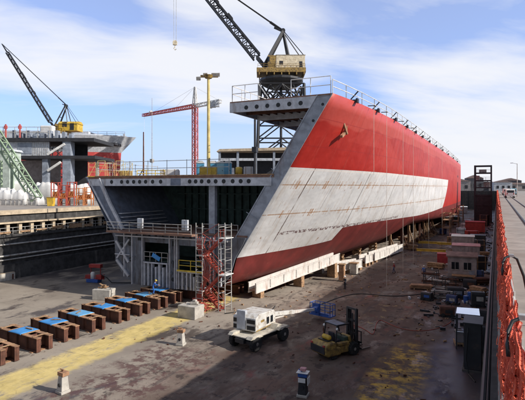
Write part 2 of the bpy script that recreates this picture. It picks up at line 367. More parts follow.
    vo = k.n('ShaderNodeTexVoronoi', feature='DISTANCE_TO_EDGE'); k.put(vo.inputs['Vector'], k.scale(p, (.16,.13,1))); vd = k.math('ADD', vo.outputs['Distance'], k.math('MULTIPLY', k.math('SUBTRACT', wob2, .5), .06))
    c = k.mix(k.mul(k.ss(k.math('ABSOLUTE', vd), .004, .009, 1., 0.), k.ss(k.noise(p, .3, 2), .54, .6), .45), c, (.08,.065,.058))
    tw = k.math('MULTIPLY', k.math('SUBTRACT', k.noise(k.scale(p, (.02,.05,1), (3,1,0)), 1., 2), .5), 9.); tx = k.math('ADD', X, tw)
    for x0 in (-16.4, -14.3, -24.8, -22.9, -9.2):
        tr = k.math('LESS_THAN', k.math('ABSOLUTE', k.math('SUBTRACT', tx, x0)), .2); c = k.mix(k.mul(tr, k.ss(k.noise(k.scale(p, (1,.6,1), (0,8,3)), .8, 5, .7), .42, .58), .55), c, (.055,.04,.038))
    speck = k.ss(k.noise(k.scale(p, (1,1,1), (5,5,5)), 2.6, 3, .8), .66, .70); c = k.mix(k.mul(speck, .6), c, (.07,.05,.045))
    k.bump(fine, .25, .03)
    return k.done(c, k.ss(oil, 0., 1., .85, .42))
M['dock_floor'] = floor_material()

# ------------------------------------------------------------------ setting
QL, QR = 10.4, 11.3            # height of the left and right quays above the dock floor
XL, XR = -66.5, .02
Y_END = 330.
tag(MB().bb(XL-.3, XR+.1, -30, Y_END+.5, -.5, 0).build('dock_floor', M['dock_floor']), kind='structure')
m = MB()
FAR = 6000
def quad(m, x0, x1, y0, y1, z): m.add([(x0,y0,z),(x1,y0,z),(x1,y1,z),(x0,y1,z)], [(0,1,2,3)])
quad(m, -FAR, -110, -400, FAR, QL-.05); quad(m, -110, 40, Y_END+30, FAR, QL-.05); quad(m, 40, FAR, -400, FAR, QL-.05)
quad(m, -110, 40, -400, -30, QL-.05)
tag(m.build('ground', M['land']), kind='structure')
tag(MB().bb(-111, XL-.004, -30, Y_END+31, QL-.6, QL).build('quay_apron', M['quay']), kind='structure')
tag(MB().bb(XR, 41, -30, Y_END+31, QR-1.2, QR).build('quay_road', M['quay']), kind='structure')
m = MB()
for x in (1.9, 3.4): m.bb(x-.06, x+.06, -20, Y_END, QR+.004, QR+.07)
tag(m.build('crane_rail_track', M['black_steel']), kind='structure')

# left dock wall: galleries and ledges
lw = thing('dock_wall', 'tall stepped concrete dock wall with a pillared gallery, along the left side of the dock', 'wall', (XL-.5, 50, 0))
prof = [(-66.7,9.7),(-66.7,8.7),(-68.4,8.7),(-68.4,6.8),(-66.4,6.8),(-66.4,6.4),(-66.75,6.4),(-66.75,2.3),(-66.2,2.3),(-66.2,-.4),(-70,-.4),(-70,9.79),(-66.6,9.79)]
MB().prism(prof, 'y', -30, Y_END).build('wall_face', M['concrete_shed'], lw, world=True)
MB().bb(-68.5, XL+.15, -30, Y_END, 9.8, QL+.03).build('coping', M['coping'], lw, world=True)
MB().bb(-68.3, XL+.35, -30, Y_END, 8.45, 8.69).build('ledge', M['coping'], lw, world=True)
y = 42.
while y < 116:
    MB().bb(-66.95, -66.5, y, y+.55, 6.804, 8.446).build('pillar', M['coping'], lw, world=True); y += 2.1
m = MB()
m.rail([(-66.5,20,6.804),(-66.5,150,6.804)], 1., 2.1, .04)
for z, r, x in ((3.6,.14,-66.5),(3.0,.10,-66.5),(5.3,.12,-66.55)): m.tube((x,10,z),(x,200,z), r, 8)
m.build('pipe_run', M['rail_grey'], lw, world=True)
m = MB(); yy = 44.
while yy < 100:
    m.bb(-66.72, -66.35, yy, yy+1.6+random.random(), 6.9+random.random()*.2, 7.2+random.random()*.5); yy += 2.6+random.random()*2.5
m.build('fender_timber', M['timber'], lw, world=True)
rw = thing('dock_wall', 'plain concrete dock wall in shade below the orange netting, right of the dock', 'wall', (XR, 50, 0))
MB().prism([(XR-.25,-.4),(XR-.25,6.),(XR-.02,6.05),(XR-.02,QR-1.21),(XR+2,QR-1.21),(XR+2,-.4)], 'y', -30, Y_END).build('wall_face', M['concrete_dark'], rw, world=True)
MB().bb(XR+.03, XR+.35, -30, Y_END, QR+.004, QR+.12).build('coping', M['quay'], rw, world=True)
m = MB()
for z in (4.2, 4.7, 7.5): m.tube((XR-.4,6,z),(XR-.4,200,z), .09, 8)
m.build('pipe_run', M['black_steel'], rw, world=True)
ew = thing('dock_gate', 'dark steel gate closing the far end of the dry dock beyond the hull', 'gate', ((XL+XR)/2, Y_END, 0))
MB().bb(XL, XR, Y_END, Y_END+4, -.4, 11.6).build('gate_plate', M['concrete_dark'], ew, world=True)
m = MB()
for i in range(17): m.bb(XL+2+i*4-.2, XL+2+i*4+.2, Y_END-.5, Y_END-.004, 0, 11.4)
m.build('stiffener', M['black_steel'], ew, world=True)

# ------------------------------------------------------------------ the ship section
Y0 = 49.3
ST = [  # Y, then (z, x) from deck edge down to the bilge
 (49.3, [(24,-15.7),(16.2,-20.65),(8.2,-25.75),(5.7,-27.35),(3.5,-28.0),(2.3,-29.1),(1.5,-31.5)]),
 (56.,  [(24,-14.85),(16.2,-18.9),(8.2,-23.7),(5.6,-25.5),(3.4,-26.6),(2.3,-27.8),(1.5,-30.5)]),
 (66.4, [(24,-14.1),(16.2,-16.7),(8.2,-20.9),(5.4,-23.0),(3.6,-24.6),(2.4,-26.0),(1.5,-29.5)]),
 (77.,  [(24,-13.7),(16.2,-15.5),(8.2,-19.1),(5.4,-21.2),(3.7,-22.7),(2.5,-24.3),(1.5,-28.5)]),
 (100., [(24,-13.55),(16.2,-14.5),(8.2,-16.9),(6.0,-18.4),(4.0,-20.2),(2.8,-22.0),(1.5,-28)]),
 (114., [(24,-13.55),(16.2,-14.1),(8.2,-15.6),(6.9,-16.1),(6.0,-17.2),(5.2,-19.0),(3.5,-28)]),
 (142., [(24,-13.5),(16.2,-13.7),(8.2,-14.4),(6.2,-14.8),(5.2,-15.6),(4.6,-17.5),(3.5,-28)]),
 (180., [(24,-13.8),(16.2,-13.8),(8.2,-14.1),(5.0,-14.5),(3.7,-15.4),(3.2,-17.5),(3.0,-28)]),
 (236., [(24,-14.8),(16.2,-14.8),(8.2,-14.9),(4.0,-15.0),(2.0,-15.4),(1.6,-17.0),(1.5,-28)])]
def herm(xs, ys, x):
    n = len(xs)
    if x <= xs[0]: return ys[0]
    if x >= xs[-1]: return ys[-1]
    i = max(j for j in range(n-1) if xs[j] <= x); h = xs[i+1]-xs[i]; t = (x-xs[i])/h
    def sl(j):
        if j == 0: return (ys[1]-ys[0])/(xs[1]-xs[0])
        if j == n-1: return (ys[-1]-ys[-2])/(xs[-1]-xs[-2])
        a = (ys[j]-ys[j-1])/(xs[j]-xs[j-1]); b = (ys[j+1]-ys[j])/(xs[j+1]-xs[j])
        return 0. if a*b <= 0 else 2*a*b/(a+b)
    return (2*t**3-3*t*t+1)*ys[i] + (t**3-2*t*t+t)*h*sl(i) + (-2*t**3+3*t*t)*ys[i+1] + (t**3-t*t)*h*sl(i+1)
SY = [s[0] for s in ST]
def prof_at(Y):
    return [(herm(SY, [s[1][j][0] for s in ST], Y), herm(SY, [s[1][j][1] for s in ST], Y)) for j in range(7)]
def hullx(Y, z):
    p = prof_at(Y)
    for (z0, x0), (z1, x1) in zip(p, p[1:]):
        if z1 <= z <= z0: return x0 + (x1-x0)*(z0-z)/(z0-z1) if z0 > z1 else x0
    return p[0][1] if z > p[0][0] else p[-1][1]
XC = -36.5
ship = thing('ship_hull', 'huge unfinished ship hull section on keel blocks, red above, white band, open end facing', 'ship', (XC, Y0, 0))
# starboard plating: rows follow the deck edge, the red/white line, the white/boot line
ys = [Y0+i*1.15 for i in range(14)] + [66+i*2 for i in range(25)] + [116+i*4 for i in range(31)]
ys += [68.5, 68.8, 69.1]; ys = sorted(set(round(y, 2) for y in ys if y <= 236)); ys.append(236.)
ZWB = [(49.3,5.7),(58.,5.8),(68.5,6.15),(69.1,8.0),(77,8.1),(100,7.75),(114,7.6),(150,8.0),(236,7.6)]
def zwb(Y): return herm([a for a, _ in ZWB], [b for _, b in ZWB], Y)
m = MB(); m.uv = []; rows = []
for Y in ys:
    p = prof_at(Y); zb = zwb(Y)
    zs = [24 - 7.8*i/6 for i in range(7)] + [16.2 + (zb-16.2)*i/6 for i in range(1, 7)]
    pts = [(hullx(Y, z), z) for z in zs]
    pe = p[3][0]
    if pe > zb-.4: pe = p[4][0]
    pe = p[4][0]
    for i in (1, 2, 3): z = zb + (pe-zb)*i/3; pts.append((hullx(Y, z), z))
    pts += [(p[5][1], p[5][0]), (p[6][1], p[6][0]), (XC, p[6][0]-.1)]
    rows.append(len(m.v)); b = len(m.v)
    m.v += [Vector((x, Y, z)) for x, z in pts]; m.uv += [(Y, z) for x, z in pts]
for i in range(len(ys)-1):
    ym = (ys[i]+ys[i+1])/2
    for j in range(len(pts)-1):
        m.f.append([rows[i]+j, rows[i+1]+j, rows[i+1]+j+1, rows[i]+j+1])
        m.mi.append(0 if j < 6 else (1 if ym < 175 else 0) if j < 12 else 2)
plating = m.build('shell_plating', [M['hull_red'], M['hull_white'], M['hull_boot']], ship, world=True, smooth=True)
md = plating.modifiers.new('plate', 'SOLIDIFY'); md.thickness = .05; md.offset = -1
# port side, up to the lower deck, and the far end bulkhead
m = MB(); b = []
for Y in ys[::3] + [236.]:
    b.append(len(m.v)); m.v += [Vector((2*XC - hullx(Y, z) + .4, Y, z)) for z in (15.35, 12, 8.2, 6, 4, prof_at(Y)[4][0])] + [Vector((2*XC-prof_at(Y)[6][1], Y, prof_at(Y)[6][0])), Vector((XC, Y, prof_at(Y)[6][0]-.1))]
for i in range(len(b)-1):
    for j in range(7): m.f.append([b[i]+j, b[i]+j+1, b[i+1]+j+1, b[i+1]+j]); m.mi.append(0)
pp = m.build('shell_plating', M['blue_grey_steel'], ship, world=True, smooth=True); pp['label'] = 'grey primed plating on the port side'
md = pp.modifiers.new('plate', 'SOLIDIFY'); md.thickness = .05
m = MB(); pr = prof_at(236.); xs = [(x, z) for z, x in pr]
poly = xs + [(2*XC-x, z) for x, z in reversed(xs) if z < 15.4] + [(2*XC+15.2, 15.35), (-22, 15.35), (-22, 24)]
m.prism(poly, 'y', 235.6, 235.95); m.build('end_bulkhead', M['red_oxide'], ship, world=True)
# inner skin of the starboard wing tank and the side deck
m = MB(); r0 = []
for Y in ys:
    r0.append(len(m.v)); m.v += [Vector((hullx(Y, z)-1.75, Y, z)) for z in (23.9, 20, 16.2, 12, 8.3)]
for i in range(len(ys)-1):
    for j in range(4): m.f.append([r0[i]+j, r0[i+1]+j, r0[i+1]+j+1, r0[i]+j+1]); m.mi.append(0)
m.build('inner_skin', M['blue_grey_steel'], ship, world=True)
m = MB(); r0 = []
for Y in ys:
    x = hullx(Y, 24); r0.append(len(m.v)); m.v += [Vector((x-.07, Y, 23.99)), Vector((x-3.2, Y, 24.0)), Vector((x-3.2, Y, 23.6)), Vector((x-.14, Y, 23.8))]
for i in range(len(ys)-1):
    for j in range(4): m.f.append([r0[i]+j, r0[i+1]+j, r0[i+1]+(j+1)%4, r0[i]+(j+1)%4]); m.mi.append(0)
m.build('side_deck', M['deck_rust'], ship, world=True)
# cut face of the wing tank: outer and inner flange, web with lightening holes
def outer(z): return hullx(Y0, z)
zz = [24, 22.75, 16.2, 12, 8.3, 5.7]
m = MB(); m.prism([(outer(z)-.03, z) for z in zz] + [(outer(z)-1.75, z) for z in reversed(zz)], 'y', Y0+.05, Y0+.12); m.build('web_frame', M['grey_primer'], ship, world=True)
m = MB()
for a, b_ in zip(zz, zz[1:]):
    for off in (-.06, -1.72): m.bar((outer(a)+off, Y0+.01, a), (outer(b_)+off, Y0+.01, b_), .12, .1, up=(0,1,0))
for z in (20.6, 15.2, 10.2): m.bar((outer(z)-.12, Y0+.03, z), (outer(z)-1.66, Y0+.03, z+.9), .06, .06)
m.build('flange', M['grey_primer'], ship, world=True)
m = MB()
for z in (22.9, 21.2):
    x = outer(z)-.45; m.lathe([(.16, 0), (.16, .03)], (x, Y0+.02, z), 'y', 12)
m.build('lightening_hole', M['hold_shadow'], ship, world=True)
# upper deck: box girder front, deep beams below
UX0, UX1 = -28.3, -17.2; UYB = 70.
m = MB(); m.bb(UX0, outer(24)-.2, Y0-.02, UYB, 23.86, 24.005); m.build('upper_deck', M['deck_rust'], ship, world=True)
m = MB(); m.prism([(UX0,22.75),(UX0,23.85),(outer(23.7)-1.6,23.85),(outer(22.6)-1.7,22.6)], 'y', Y0-.06, Y0+.2)
m.bb(UX0, UX0+.2, Y0+.21, UYB, 22.8, 23.69)
for y in (56., 63., 69.8): m.bb(UX0+.21, outer(23)-1.9, y, y+.15, 22.6, 23.69)
m.build('deck_girder', M['pale_primer'], ship, world=True)
m = MB()
for y in (53., 59.5, 66.): m.bb(UX0+.25, outer(23)-1.9, y, y+.2, 22.95, 23.68)
for i in range(9): x = UX0+.9+i*1.05; m.bb(x, x+.1, Y0+.25, UYB, 23.2, 23.67)
m.build('deck_beam', M['rust_steel'], ship, world=True)
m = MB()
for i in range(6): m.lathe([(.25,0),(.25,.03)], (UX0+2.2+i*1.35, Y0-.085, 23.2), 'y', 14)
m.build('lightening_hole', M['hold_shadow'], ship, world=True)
# a dark longitudinal bulkhead under the upper deck at the inner skin, knee brackets
# lower deck
LX0, LX1 = -50.9, -22.6
m = MB(); m.bb(LX0, LX1, Y0+.0, 150, 15.1, 15.38); m.build('lower_deck', M['deck_rust'], ship, world=True)
m = MB(); m.bb(LX0+.15, LX1-.3, Y0-.07, Y0+.2, 14.15, 15.09)
m.build('deck_girder', M['pale_primer'], ship, world=True)
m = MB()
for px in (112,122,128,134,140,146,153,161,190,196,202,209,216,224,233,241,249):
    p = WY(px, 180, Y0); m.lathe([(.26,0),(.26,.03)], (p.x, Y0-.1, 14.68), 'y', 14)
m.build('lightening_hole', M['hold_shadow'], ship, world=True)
m = MB(); pa, pb = WY(171,180,Y0).x, WY(181,180,Y0).x; m.bb(pa, pb, Y0-.1, Y0-.075, 14.2, 15.05); m.build('insert_plate', M['blue_grey_steel'], ship, world=True)
m = MB()
for y in (52.5, 56., 59.5): m.bb(LX0+1.2, LX1-.4, y, y+.18, 14.2, 15.09)
m.build('deck_beam', M['blue_grey_steel'], ship, world=True)
m = MB(); m.bb(LX0-.02, LX1, Y0-.12, Y0+.3, 15.385, 15.5); m.build('edge_timber', M['timber'], ship, world=True)
# port wing tank at the cut
PO = [(15.1,-50.9),(12,-48.75),(8.4,-46.1),(6.4,-45.7),(4.2,-45.6),(2.4,-44.2),(1.4,-42.3)]
PI_ = [(15.1,-48.6),(12,-46.8),(8.4,-44.4)]
m = MB(); m.prism([(x, z) for z, x in PO[:3]] + [(x, z) for z, x in reversed(PI_)], 'y', Y0+.02, Y0+.1); m.build('web_frame', M['blue_grey_steel'], ship, world=True)
m = MB()
for (a, xa), (b_, xb) in list(zip(PO, PO[1:]))[:2]: m.bar((xa+.1,Y0-.06,a),(xb+.1,Y0-.06,b_), .22, .18, up=(0,1,0))
for (a, xa), (b_, xb) in zip(PI_, PI_[1:]): m.bar((xa-.15,Y0-.12,a),(xb-.15,Y0-.12,b_), .42, .3, up=(0,1,0))
m.build('flange', M['pale_primer'], ship, world=True)
m = MB()
for i in range(4):
    z = 8.9 + i*.5; x = -44.4 - (z-8.4)*.625; m.bb(x-.05, x+.5, Y0+.3, 58.5, z, z+.1)
m.build('stiffener', M['pale_primer'], ship, world=True)
m = MB(); m.add([(-48.75,Y0+.2,15.1),(-44.5,Y0+.2,8.35),(-44.5,62,8.35),(-48.75,62,15.1)], [(0,1,2,3)]); sk = m.build('inner_skin', M['blue_grey_steel'], ship, world=True)
# transverse bulkhead inside the hold, its stiffeners and the pillar
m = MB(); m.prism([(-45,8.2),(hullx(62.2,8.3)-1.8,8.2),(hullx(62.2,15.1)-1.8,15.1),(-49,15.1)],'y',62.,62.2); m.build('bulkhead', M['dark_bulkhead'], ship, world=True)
m = MB()
for i in range(15): x = -43.5 + i*1.25; m.bb(x-.05, x+.05, 61.6, 61.99, 8.4, 15.0)
for z in (10.6, 12.9): m.bb(-46, -24.2, 61.5, 61.59, z, z+.18)
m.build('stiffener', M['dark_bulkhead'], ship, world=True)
px = WY(213, 200, 50.2).x; m = MB(); m.bb(px-.42, px+.42, 49.9, 50.5, 8.36, 14.14); m.build('pillar', M['grey_primer'], ship, world=True)
# tank top platform with its railing
PY = 47.2
m = MB(); m.bb(-45.6, -32.3, PY, 62., 8.12, 8.34); m.bb(-32.3, -26.0, Y0, 61.4, 8.12, 8.34); m.build('tank_top', M['deck_rust'], ship, world=True)
m = MB(); m.rail([(-45.5,PY+.05,8.345),(-32.4,PY+.05,8.345)], 1.15, 1.75, .04, (.33,.66,1.)); m.rail([(-32.2,Y0+.3,8.345),(-27.4,Y0+.3,8.345)], 1.15, 1.6, .04); m.build('railing', M['rail_grey'], ship, world=True)
for px_ in (139., 141.6, 183.5, 186.6):
    p = WY(px_,222,PY+.3); m = MB(); m.box((p.x,PY+.32,9.45),(.4,.3,1.25)); m.build('junction_box', M['panel_grey'], ship, world=True, bevel=.03)
# double bottom face below it: plating, floors, two tall openings
o1a, o1b = WY(144.5,250,48.9).x, WY(168.5,250,48.9).x; o2a, o2b = WY(179,250,48.9).x, WY(203.5,250,48.9).x
z2t, z2b = WY(190,246,48.9).z, WY(190,271,48.9).z; z1t, z1b = WY(160,243,48.9).z, WY(160,262,48.9).z
fr = Y0-.4
m = MB()
m.bb(o1b, o2a, fr, fr+.15, 1.35, 8.11); m.bb(o1a, o1b, fr, fr+.15, z1t, 8.11); m.bb(o1a, o1b, fr, fr+.15, 1.35, 1.75)
m.bb(o2a, o2b, fr, fr+.15, z2t, 8.11); m.bb(o2a, o2b, fr, fr+.15, 1.35, 1.75)
m.prism([(o2b,1.35),(-31.6,1.55),(-29.3,2.3),(-28.1,3.5),(-27.4,5.7),(-26.4,7.3),(-26,8.11),(o2b,8.11)], 'y', fr, fr+.15)
m.prism([(o1a,1.35),(-42.3,1.4),(-44.2,2.4),(-45.6,4.2),(-45.7,6.4),(-46.0,8.11),(o1a,8.11)], 'y', fr, fr+.15)
m.build('floor_web', M['worn_primer'], ship, world=True)
m = MB()
x = o1a - .5
for x in [o1a-.2, o1b+.3, o1b+1.1, o2a-.2, o2b+.2, o2b+1.1, -30.2, -29.2, -43.9, -42.6]: m.bb(x-.06, x+.06, fr-.28, fr-.003, 2.3 if x > -30.5 or x < -43.5 else 1.4, 8.0)
for x0, x1, z1 in ((o1a+.1, o1b-.1, z1b), (o2a+.1, o2b-.1, z2b)):
    n = int((x1-x0)/.55)
    for i in range(n+1): xx = x0+(x1-x0)*i/n+random.uniform(-.06,.06); wr = random.choice((.07,.1,.16)); m.bb(xx-wr, xx+wr, fr-.22, fr+.3, 1.45, z1-.25-random.choice((0,0,.4)))
    for zq in (z1*.45,z1*.75): m.bb(x0,x1,fr+.31,fr+.36,zq,zq+.2)
    m.bb(x0-.1, x1+.1, fr-.3, fr-.003, z1-.22, z1-.05)
m.bb(-45.4, -28.3, fr-.3, fr-.003, 7.55, 7.7); m.bb(-45.5, -43, fr-.24, fr-.003, 5.1, 5.22)
m.bar((-45.3,fr-.15,6.9),(-43.2,fr-.15,4.2),.3,.24,up=(0,1,0)); m.bar((-43.1,fr-.13,7.2),(-45.2,fr-.13,4.6),.2,.2,up=(0,1,0)); m.bar((-45.2,fr-.15,4.4),(-43.2,fr-.15,2.4),.3,.24,up=(0,1,0))
m.build('stiffener', M['pale_primer'], ship, world=True)
random.seed(17); m = MB()
for k_ in range(46):
    x = random.uniform(-45.2,-28.8); z = random.uniform(1.7,7.6); wv, hv = random.choice(((.07,random.uniform(.5,1.6)),(random.uniform(.5,1.4),.07),(.3,.35)))
    if (o1a-.3 < x < o1b+.3 and z1b-.3 < z < z1t+.3) or (o2a-.3 < x < o2b+.3 and z2b-.3 < z < z2t+.3) or (z < 3.5 and (x < -43.2 or x > -30.6)): continue
    m.bb(x-wv/2,x+wv/2,fr-random.uniform(.06,.22),fr-.003,max(1.45,z-hv/2),min(8.,z+hv/2))
m.build('bracket', M['worn_primer'], ship, world=True)
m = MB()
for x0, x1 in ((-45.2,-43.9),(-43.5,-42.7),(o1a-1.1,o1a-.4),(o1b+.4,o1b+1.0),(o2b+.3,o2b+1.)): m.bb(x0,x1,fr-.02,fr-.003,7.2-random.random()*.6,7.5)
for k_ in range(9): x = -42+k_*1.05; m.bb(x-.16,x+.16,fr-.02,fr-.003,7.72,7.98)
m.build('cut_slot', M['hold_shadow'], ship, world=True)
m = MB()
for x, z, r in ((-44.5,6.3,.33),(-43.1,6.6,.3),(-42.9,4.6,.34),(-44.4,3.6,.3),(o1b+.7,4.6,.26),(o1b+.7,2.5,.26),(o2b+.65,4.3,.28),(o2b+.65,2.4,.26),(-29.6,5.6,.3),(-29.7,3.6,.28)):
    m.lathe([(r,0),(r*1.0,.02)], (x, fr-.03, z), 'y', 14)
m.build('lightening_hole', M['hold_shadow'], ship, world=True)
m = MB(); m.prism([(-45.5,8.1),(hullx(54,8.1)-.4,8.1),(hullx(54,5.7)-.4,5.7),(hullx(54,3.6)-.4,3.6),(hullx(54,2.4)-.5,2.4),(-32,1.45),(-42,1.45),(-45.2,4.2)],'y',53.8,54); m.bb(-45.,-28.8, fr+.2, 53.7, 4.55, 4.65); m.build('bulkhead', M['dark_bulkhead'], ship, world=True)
m = MB(); m.rail([(o2a+.05,fr-.1,z2b),(o2b-.05,fr-.1,z2b)], 1.25, (o2b-o2a)/2, .05, (.5,1.)); m.bb(o2a, o2b, fr-.5, fr-.31, z2b-.05, z2b+.12); m.build('railing', M['rail_yellow'], ship, world=True)
m = MB(); m.rail([(o1a+.05,fr-.12,z1b),(o1b-.05,fr-.12,z1b)], 1.2, .9, .04, (.5,1.)); m.build('railing', M['rail_grey'], ship, world=True)
m = MB(); m.bar((o1a+1.4,fr-.16,z1b+.9),(o1a+2.6,fr-.2,z1b+.35),.08,.55); m.build('hanging_sheet', M['blue_pad'], ship, world=True)
# railing round the upper deck and along the deck edge, with dark brackets
m = MB(); m.rail([(UX0+.2,66,24.01),(UX0+.2,Y0+.2,24.01),(UX0+3.6,Y0+.2,24.01)], 1.9, 2.2, .045, (.5,1.))
m.bar((UX0+3.6,Y0+.2,25.9),(UX0+5.,Y0+.2,24.),.09); m.rail([(-20.6,Y0+.2,24.01),(-16.,Y0+.2,24.01)], 1.9, 2.3, .045, (.5,1.))
edge = [(hullx(Y,24)-.12, Y, 24.01) for Y in (49.5,53,58,63,69,76,84,94,106,120,136,154,175,200,235)]
m.rail(edge, 1.5, 4.2, .045, (.5,1.)); m.build('railing', M['rail_white'], ship, world=True)
for Y in (55.5, 63.8, 73.5, 83., 92., 101., 112., 125., 140., 158., 180., 205.):
    x = hullx(Y,24); m = MB(); m.bb(x-.7, x+.3, Y-.15, Y+.15, 24.03, 24.25); m.bb(x+.1, x+.32, Y-.35, Y+.35, 23.85, 24.35); m.bar((x-.6,Y,24.3),(x+.3,Y,25.2),.12); m.build('edge_bracket', M['black_steel'], ship, world=True)
# lower deck railing
m = MB(); m.rail([(LX0+.4,64,15.39),(LX0+.4,Y0+1,15.39),(-29.,Y0+1,15.39)], 2.1, 3., .04, (.5,.95)); m.build('railing', M['rail_grey'], ship, world=True)
# gear hanging on the red side: a lifting pad and the staging bracket
p = Vector((hullx(56.,20.9)+.1, 56., 20.9)); m = MB(); m.bar(p+Vector((0,-.7,.9)), p+Vector((.25,.1,-.6)), .22); m.bar(p+Vector((.05,.6,1.0)), p+Vector((.25,.0,-.6)), .18); m.bar(p+Vector((0,-1.4,-1.)), p+Vector((0,.4,-.3)), .3); m.build('lifting_pad', M['rust_light'], ship, world=True)

def rope(Y, zbot, label, dx=.55):
    o = thing('hanging_rope', label, 'rope', (hullx(Y,24)+dx, Y, zbot), 0, 'ropes hanging from the deck edge')
    MB().tube((0,0,0),(-.0,0,24.2-zbot), .024, 5).build('line', M['rope'], o); MB().bar((-dx-.2,0,24.25-zbot),(.15,0,24.22-zbot),.1).build('davit', M['black_steel'], o)
for Y, zb, l in ((60.5,15.5,'short pale rope nearest the cut end, hanging down the red hull side'),(66.5,.4,'long pale rope hanging from deck edge, second from the cut end'),
                 (76.9,.4,'long pale rope hanging from deck edge, third from the cut end'),(86.5,.4,'long pale rope hanging at mid hull, fourth from the cut end'),
                 (107.,1.2,'pale rope hanging beside the white band\'s middle, fifth from the cut end'),(134.,1.5,'farthest pale rope hanging near the end of the white band')):
    rope(Y, zb, l)

# ------------------------------------------------------------------ keel blocks
def keel_block():
    o = thing('keel_block', 'rusty steel keel block', 'keel block', (0,0,0))
    L, H = 6.0, 1.24
    for s in (-1, 1):
        m = MB(); y = s*.56
        m.bb(-L/2, L/2, y-.03, y+.03, .12, H-.06); m.bb(-L/2, L/2, y-.2, y+.2, .06, .12)
        for i in range(5):
            x = -L/2+.04+i*(L-.08)/4; m.bb(x-.025, x+.025, y-.19, y-.031, .12, H-.06); m.bb(x-.025, x+.025, y+.031, y+.19, .12, H-.06)
        g = m.build('girder', M['rust_steel'], o)
        m = MB(); m.bb(-L/2-.02, L/2+.02, y-.21, y+.21, H-.059, H); m.build('flange', M['rust_light'], g)  # lighter rust than the web: sunlit top and shaded sides put into colour
    m = MB()
    for x in (-2.85, -1.7, 1.35, 2.1): m.bb(x-.06, x+.06, -.52, .52, .3, H-.08)
    m.build('diaphragm', M['rust_steel'], o)
    m = MB()
    for x in (-2.4, 2.4): m.bb(x-.2, x+.2, -.95, .95, 0, .059)
    m.build('base_plate', M['rust_light'], o)
    m = MB(); m.bb(-1.25, 1.05, -.82, .82, H+.003, H+.06); m.bb(2.2, 2.42, -.7, .72, H+.003, H+.05); m.bb(-2.6, -2.35, -.74, .7, H+.003, H+.07)
    m.build('timber', M['timber'], o, bevel=.015)
    return o
kb = keel_block()
ORD = ['nearest','second','third','fourth','fifth','sixth','seventh','eighth']
KY = [25.9,29.1,32.35,35.6,38.85,42.1,45.3,48.25]
for i, Y in enumerate(KY):
    o = kb if i == 0 else copy_tree(kb)
    o.location = (-37.6 + random.uniform(-.2,.2), Y, 0); o.rotation_euler = (0,0,R(-9)+random.uniform(-.05,.05))
    tag(o, 'nearest rusty keel block, cut off by the left edge of the photo' if i == 0 else 'rusty keel block under a blue pad, %s from the near end of the row' % ORD[i], None, 'keel blocks in a row along the dock floor')
    if i == 0: continue
    p = thing('blue_pad', 'blue softening pad on the %s keel block from the near end' % ORD[i], 'pad', (o.location.x-.1, Y, 1.302), o.rotation_euler.z+random.uniform(-.06,.06), 'blue pads on the keel blocks')
    m = MB(); w_ = 2.0+random.uniform(-.35,.2); sv = []; rnd = Vector((i*3.1,i*1.7,0))
    for a in range(13):
        for b_ in range(13):
            u, v = a/12*2-1, b_/12*2-1; ed = max(abs(u)-.86,0)*.9+max(abs(v)-.9,0)*1.6
            sv.append((u*w_/2*(1+.02*mnoise.noise(Vector((v*2,1,0))+rnd)),v*.9,.045+.014*mnoise.noise(Vector((u*2.3,v*2.3,0))+rnd)+.008*mnoise.noise(Vector((u*7,v*5,1))+rnd)-ed*.35))
    m.add(sv,[(a*13+b_,a*13+13+b_,a*13+14+b_,a*13+b_+1) for a in range(12) for b_ in range(12)]); sh_ = m.build('sheet', M['blue_pad'] if i not in (3,6) else M['blue_pad_faded'], p, smooth=True); md = sh_.modifiers.new('t','SOLIDIFY'); md.thickness = .03
    m = MB(); m.box((random.uniform(-.4,.4),random.uniform(-.4,.4),.11),(.9,.14,.06),random.uniform(-1.2,1.2)); m.build('batten', M['timber'], p)
for i, (x, Y, a) in enumerate(((-33.2,50.6,-4),(-33.0,55.2,0),(-30.6,58.5,0),(-29.8,63.,0))):
    o = copy_tree(kb); o.location = (x, Y, 0); o.rotation_euler = (0,0,R(a))
    tag(o, ['bare rusty keel block half in shade beside the stair tower foot','dark keel block under the hull, just behind the stair tower','third dark keel block under the hull behind the stair tower','farthest dark keel block under the hull behind the ramp girder'][i], None, 'keel blocks in the shade under the hull')
def bilge_block(Y, x, label):
    zt = prof_at(Y)[5][0] - .1
    o = thing('bilge_block', label, 'bilge block', (x, Y, 0), 0, 'bilge blocks shoring up the hull side')
    MB().bb(-.9,.9,-.6,.6,0,.85).build('concrete_base', M['concrete'], o, bevel=.04)
    m = MB()
    n = max(2, int((zt-.85)/.3))
    for j in range(n):
        z0 = .852 + j*(zt-.85)/n; z1 = .85+(j+1)*(zt-.85)/n-.004
        for s in (-1, 1): 
            if j % 2: m.bb(-.8,.8,s*.35-.14,s*.35+.14,z0,z1)
            else: m.bb(s*.5-.15,s*.5+.15,-.6,.6,z0,z1)
    m.build('cribbing', M['timber'], o)
for i, Y in enumerate((58.,66.,74.5,83.,92.,101.)):
    bilge_block(Y, prof_at(Y)[5][1]-1.6, 'timber cribbing on concrete under the hull side, '+['nearest the stair tower','second back','third back','fourth back','fifth back','farthest back'][i])

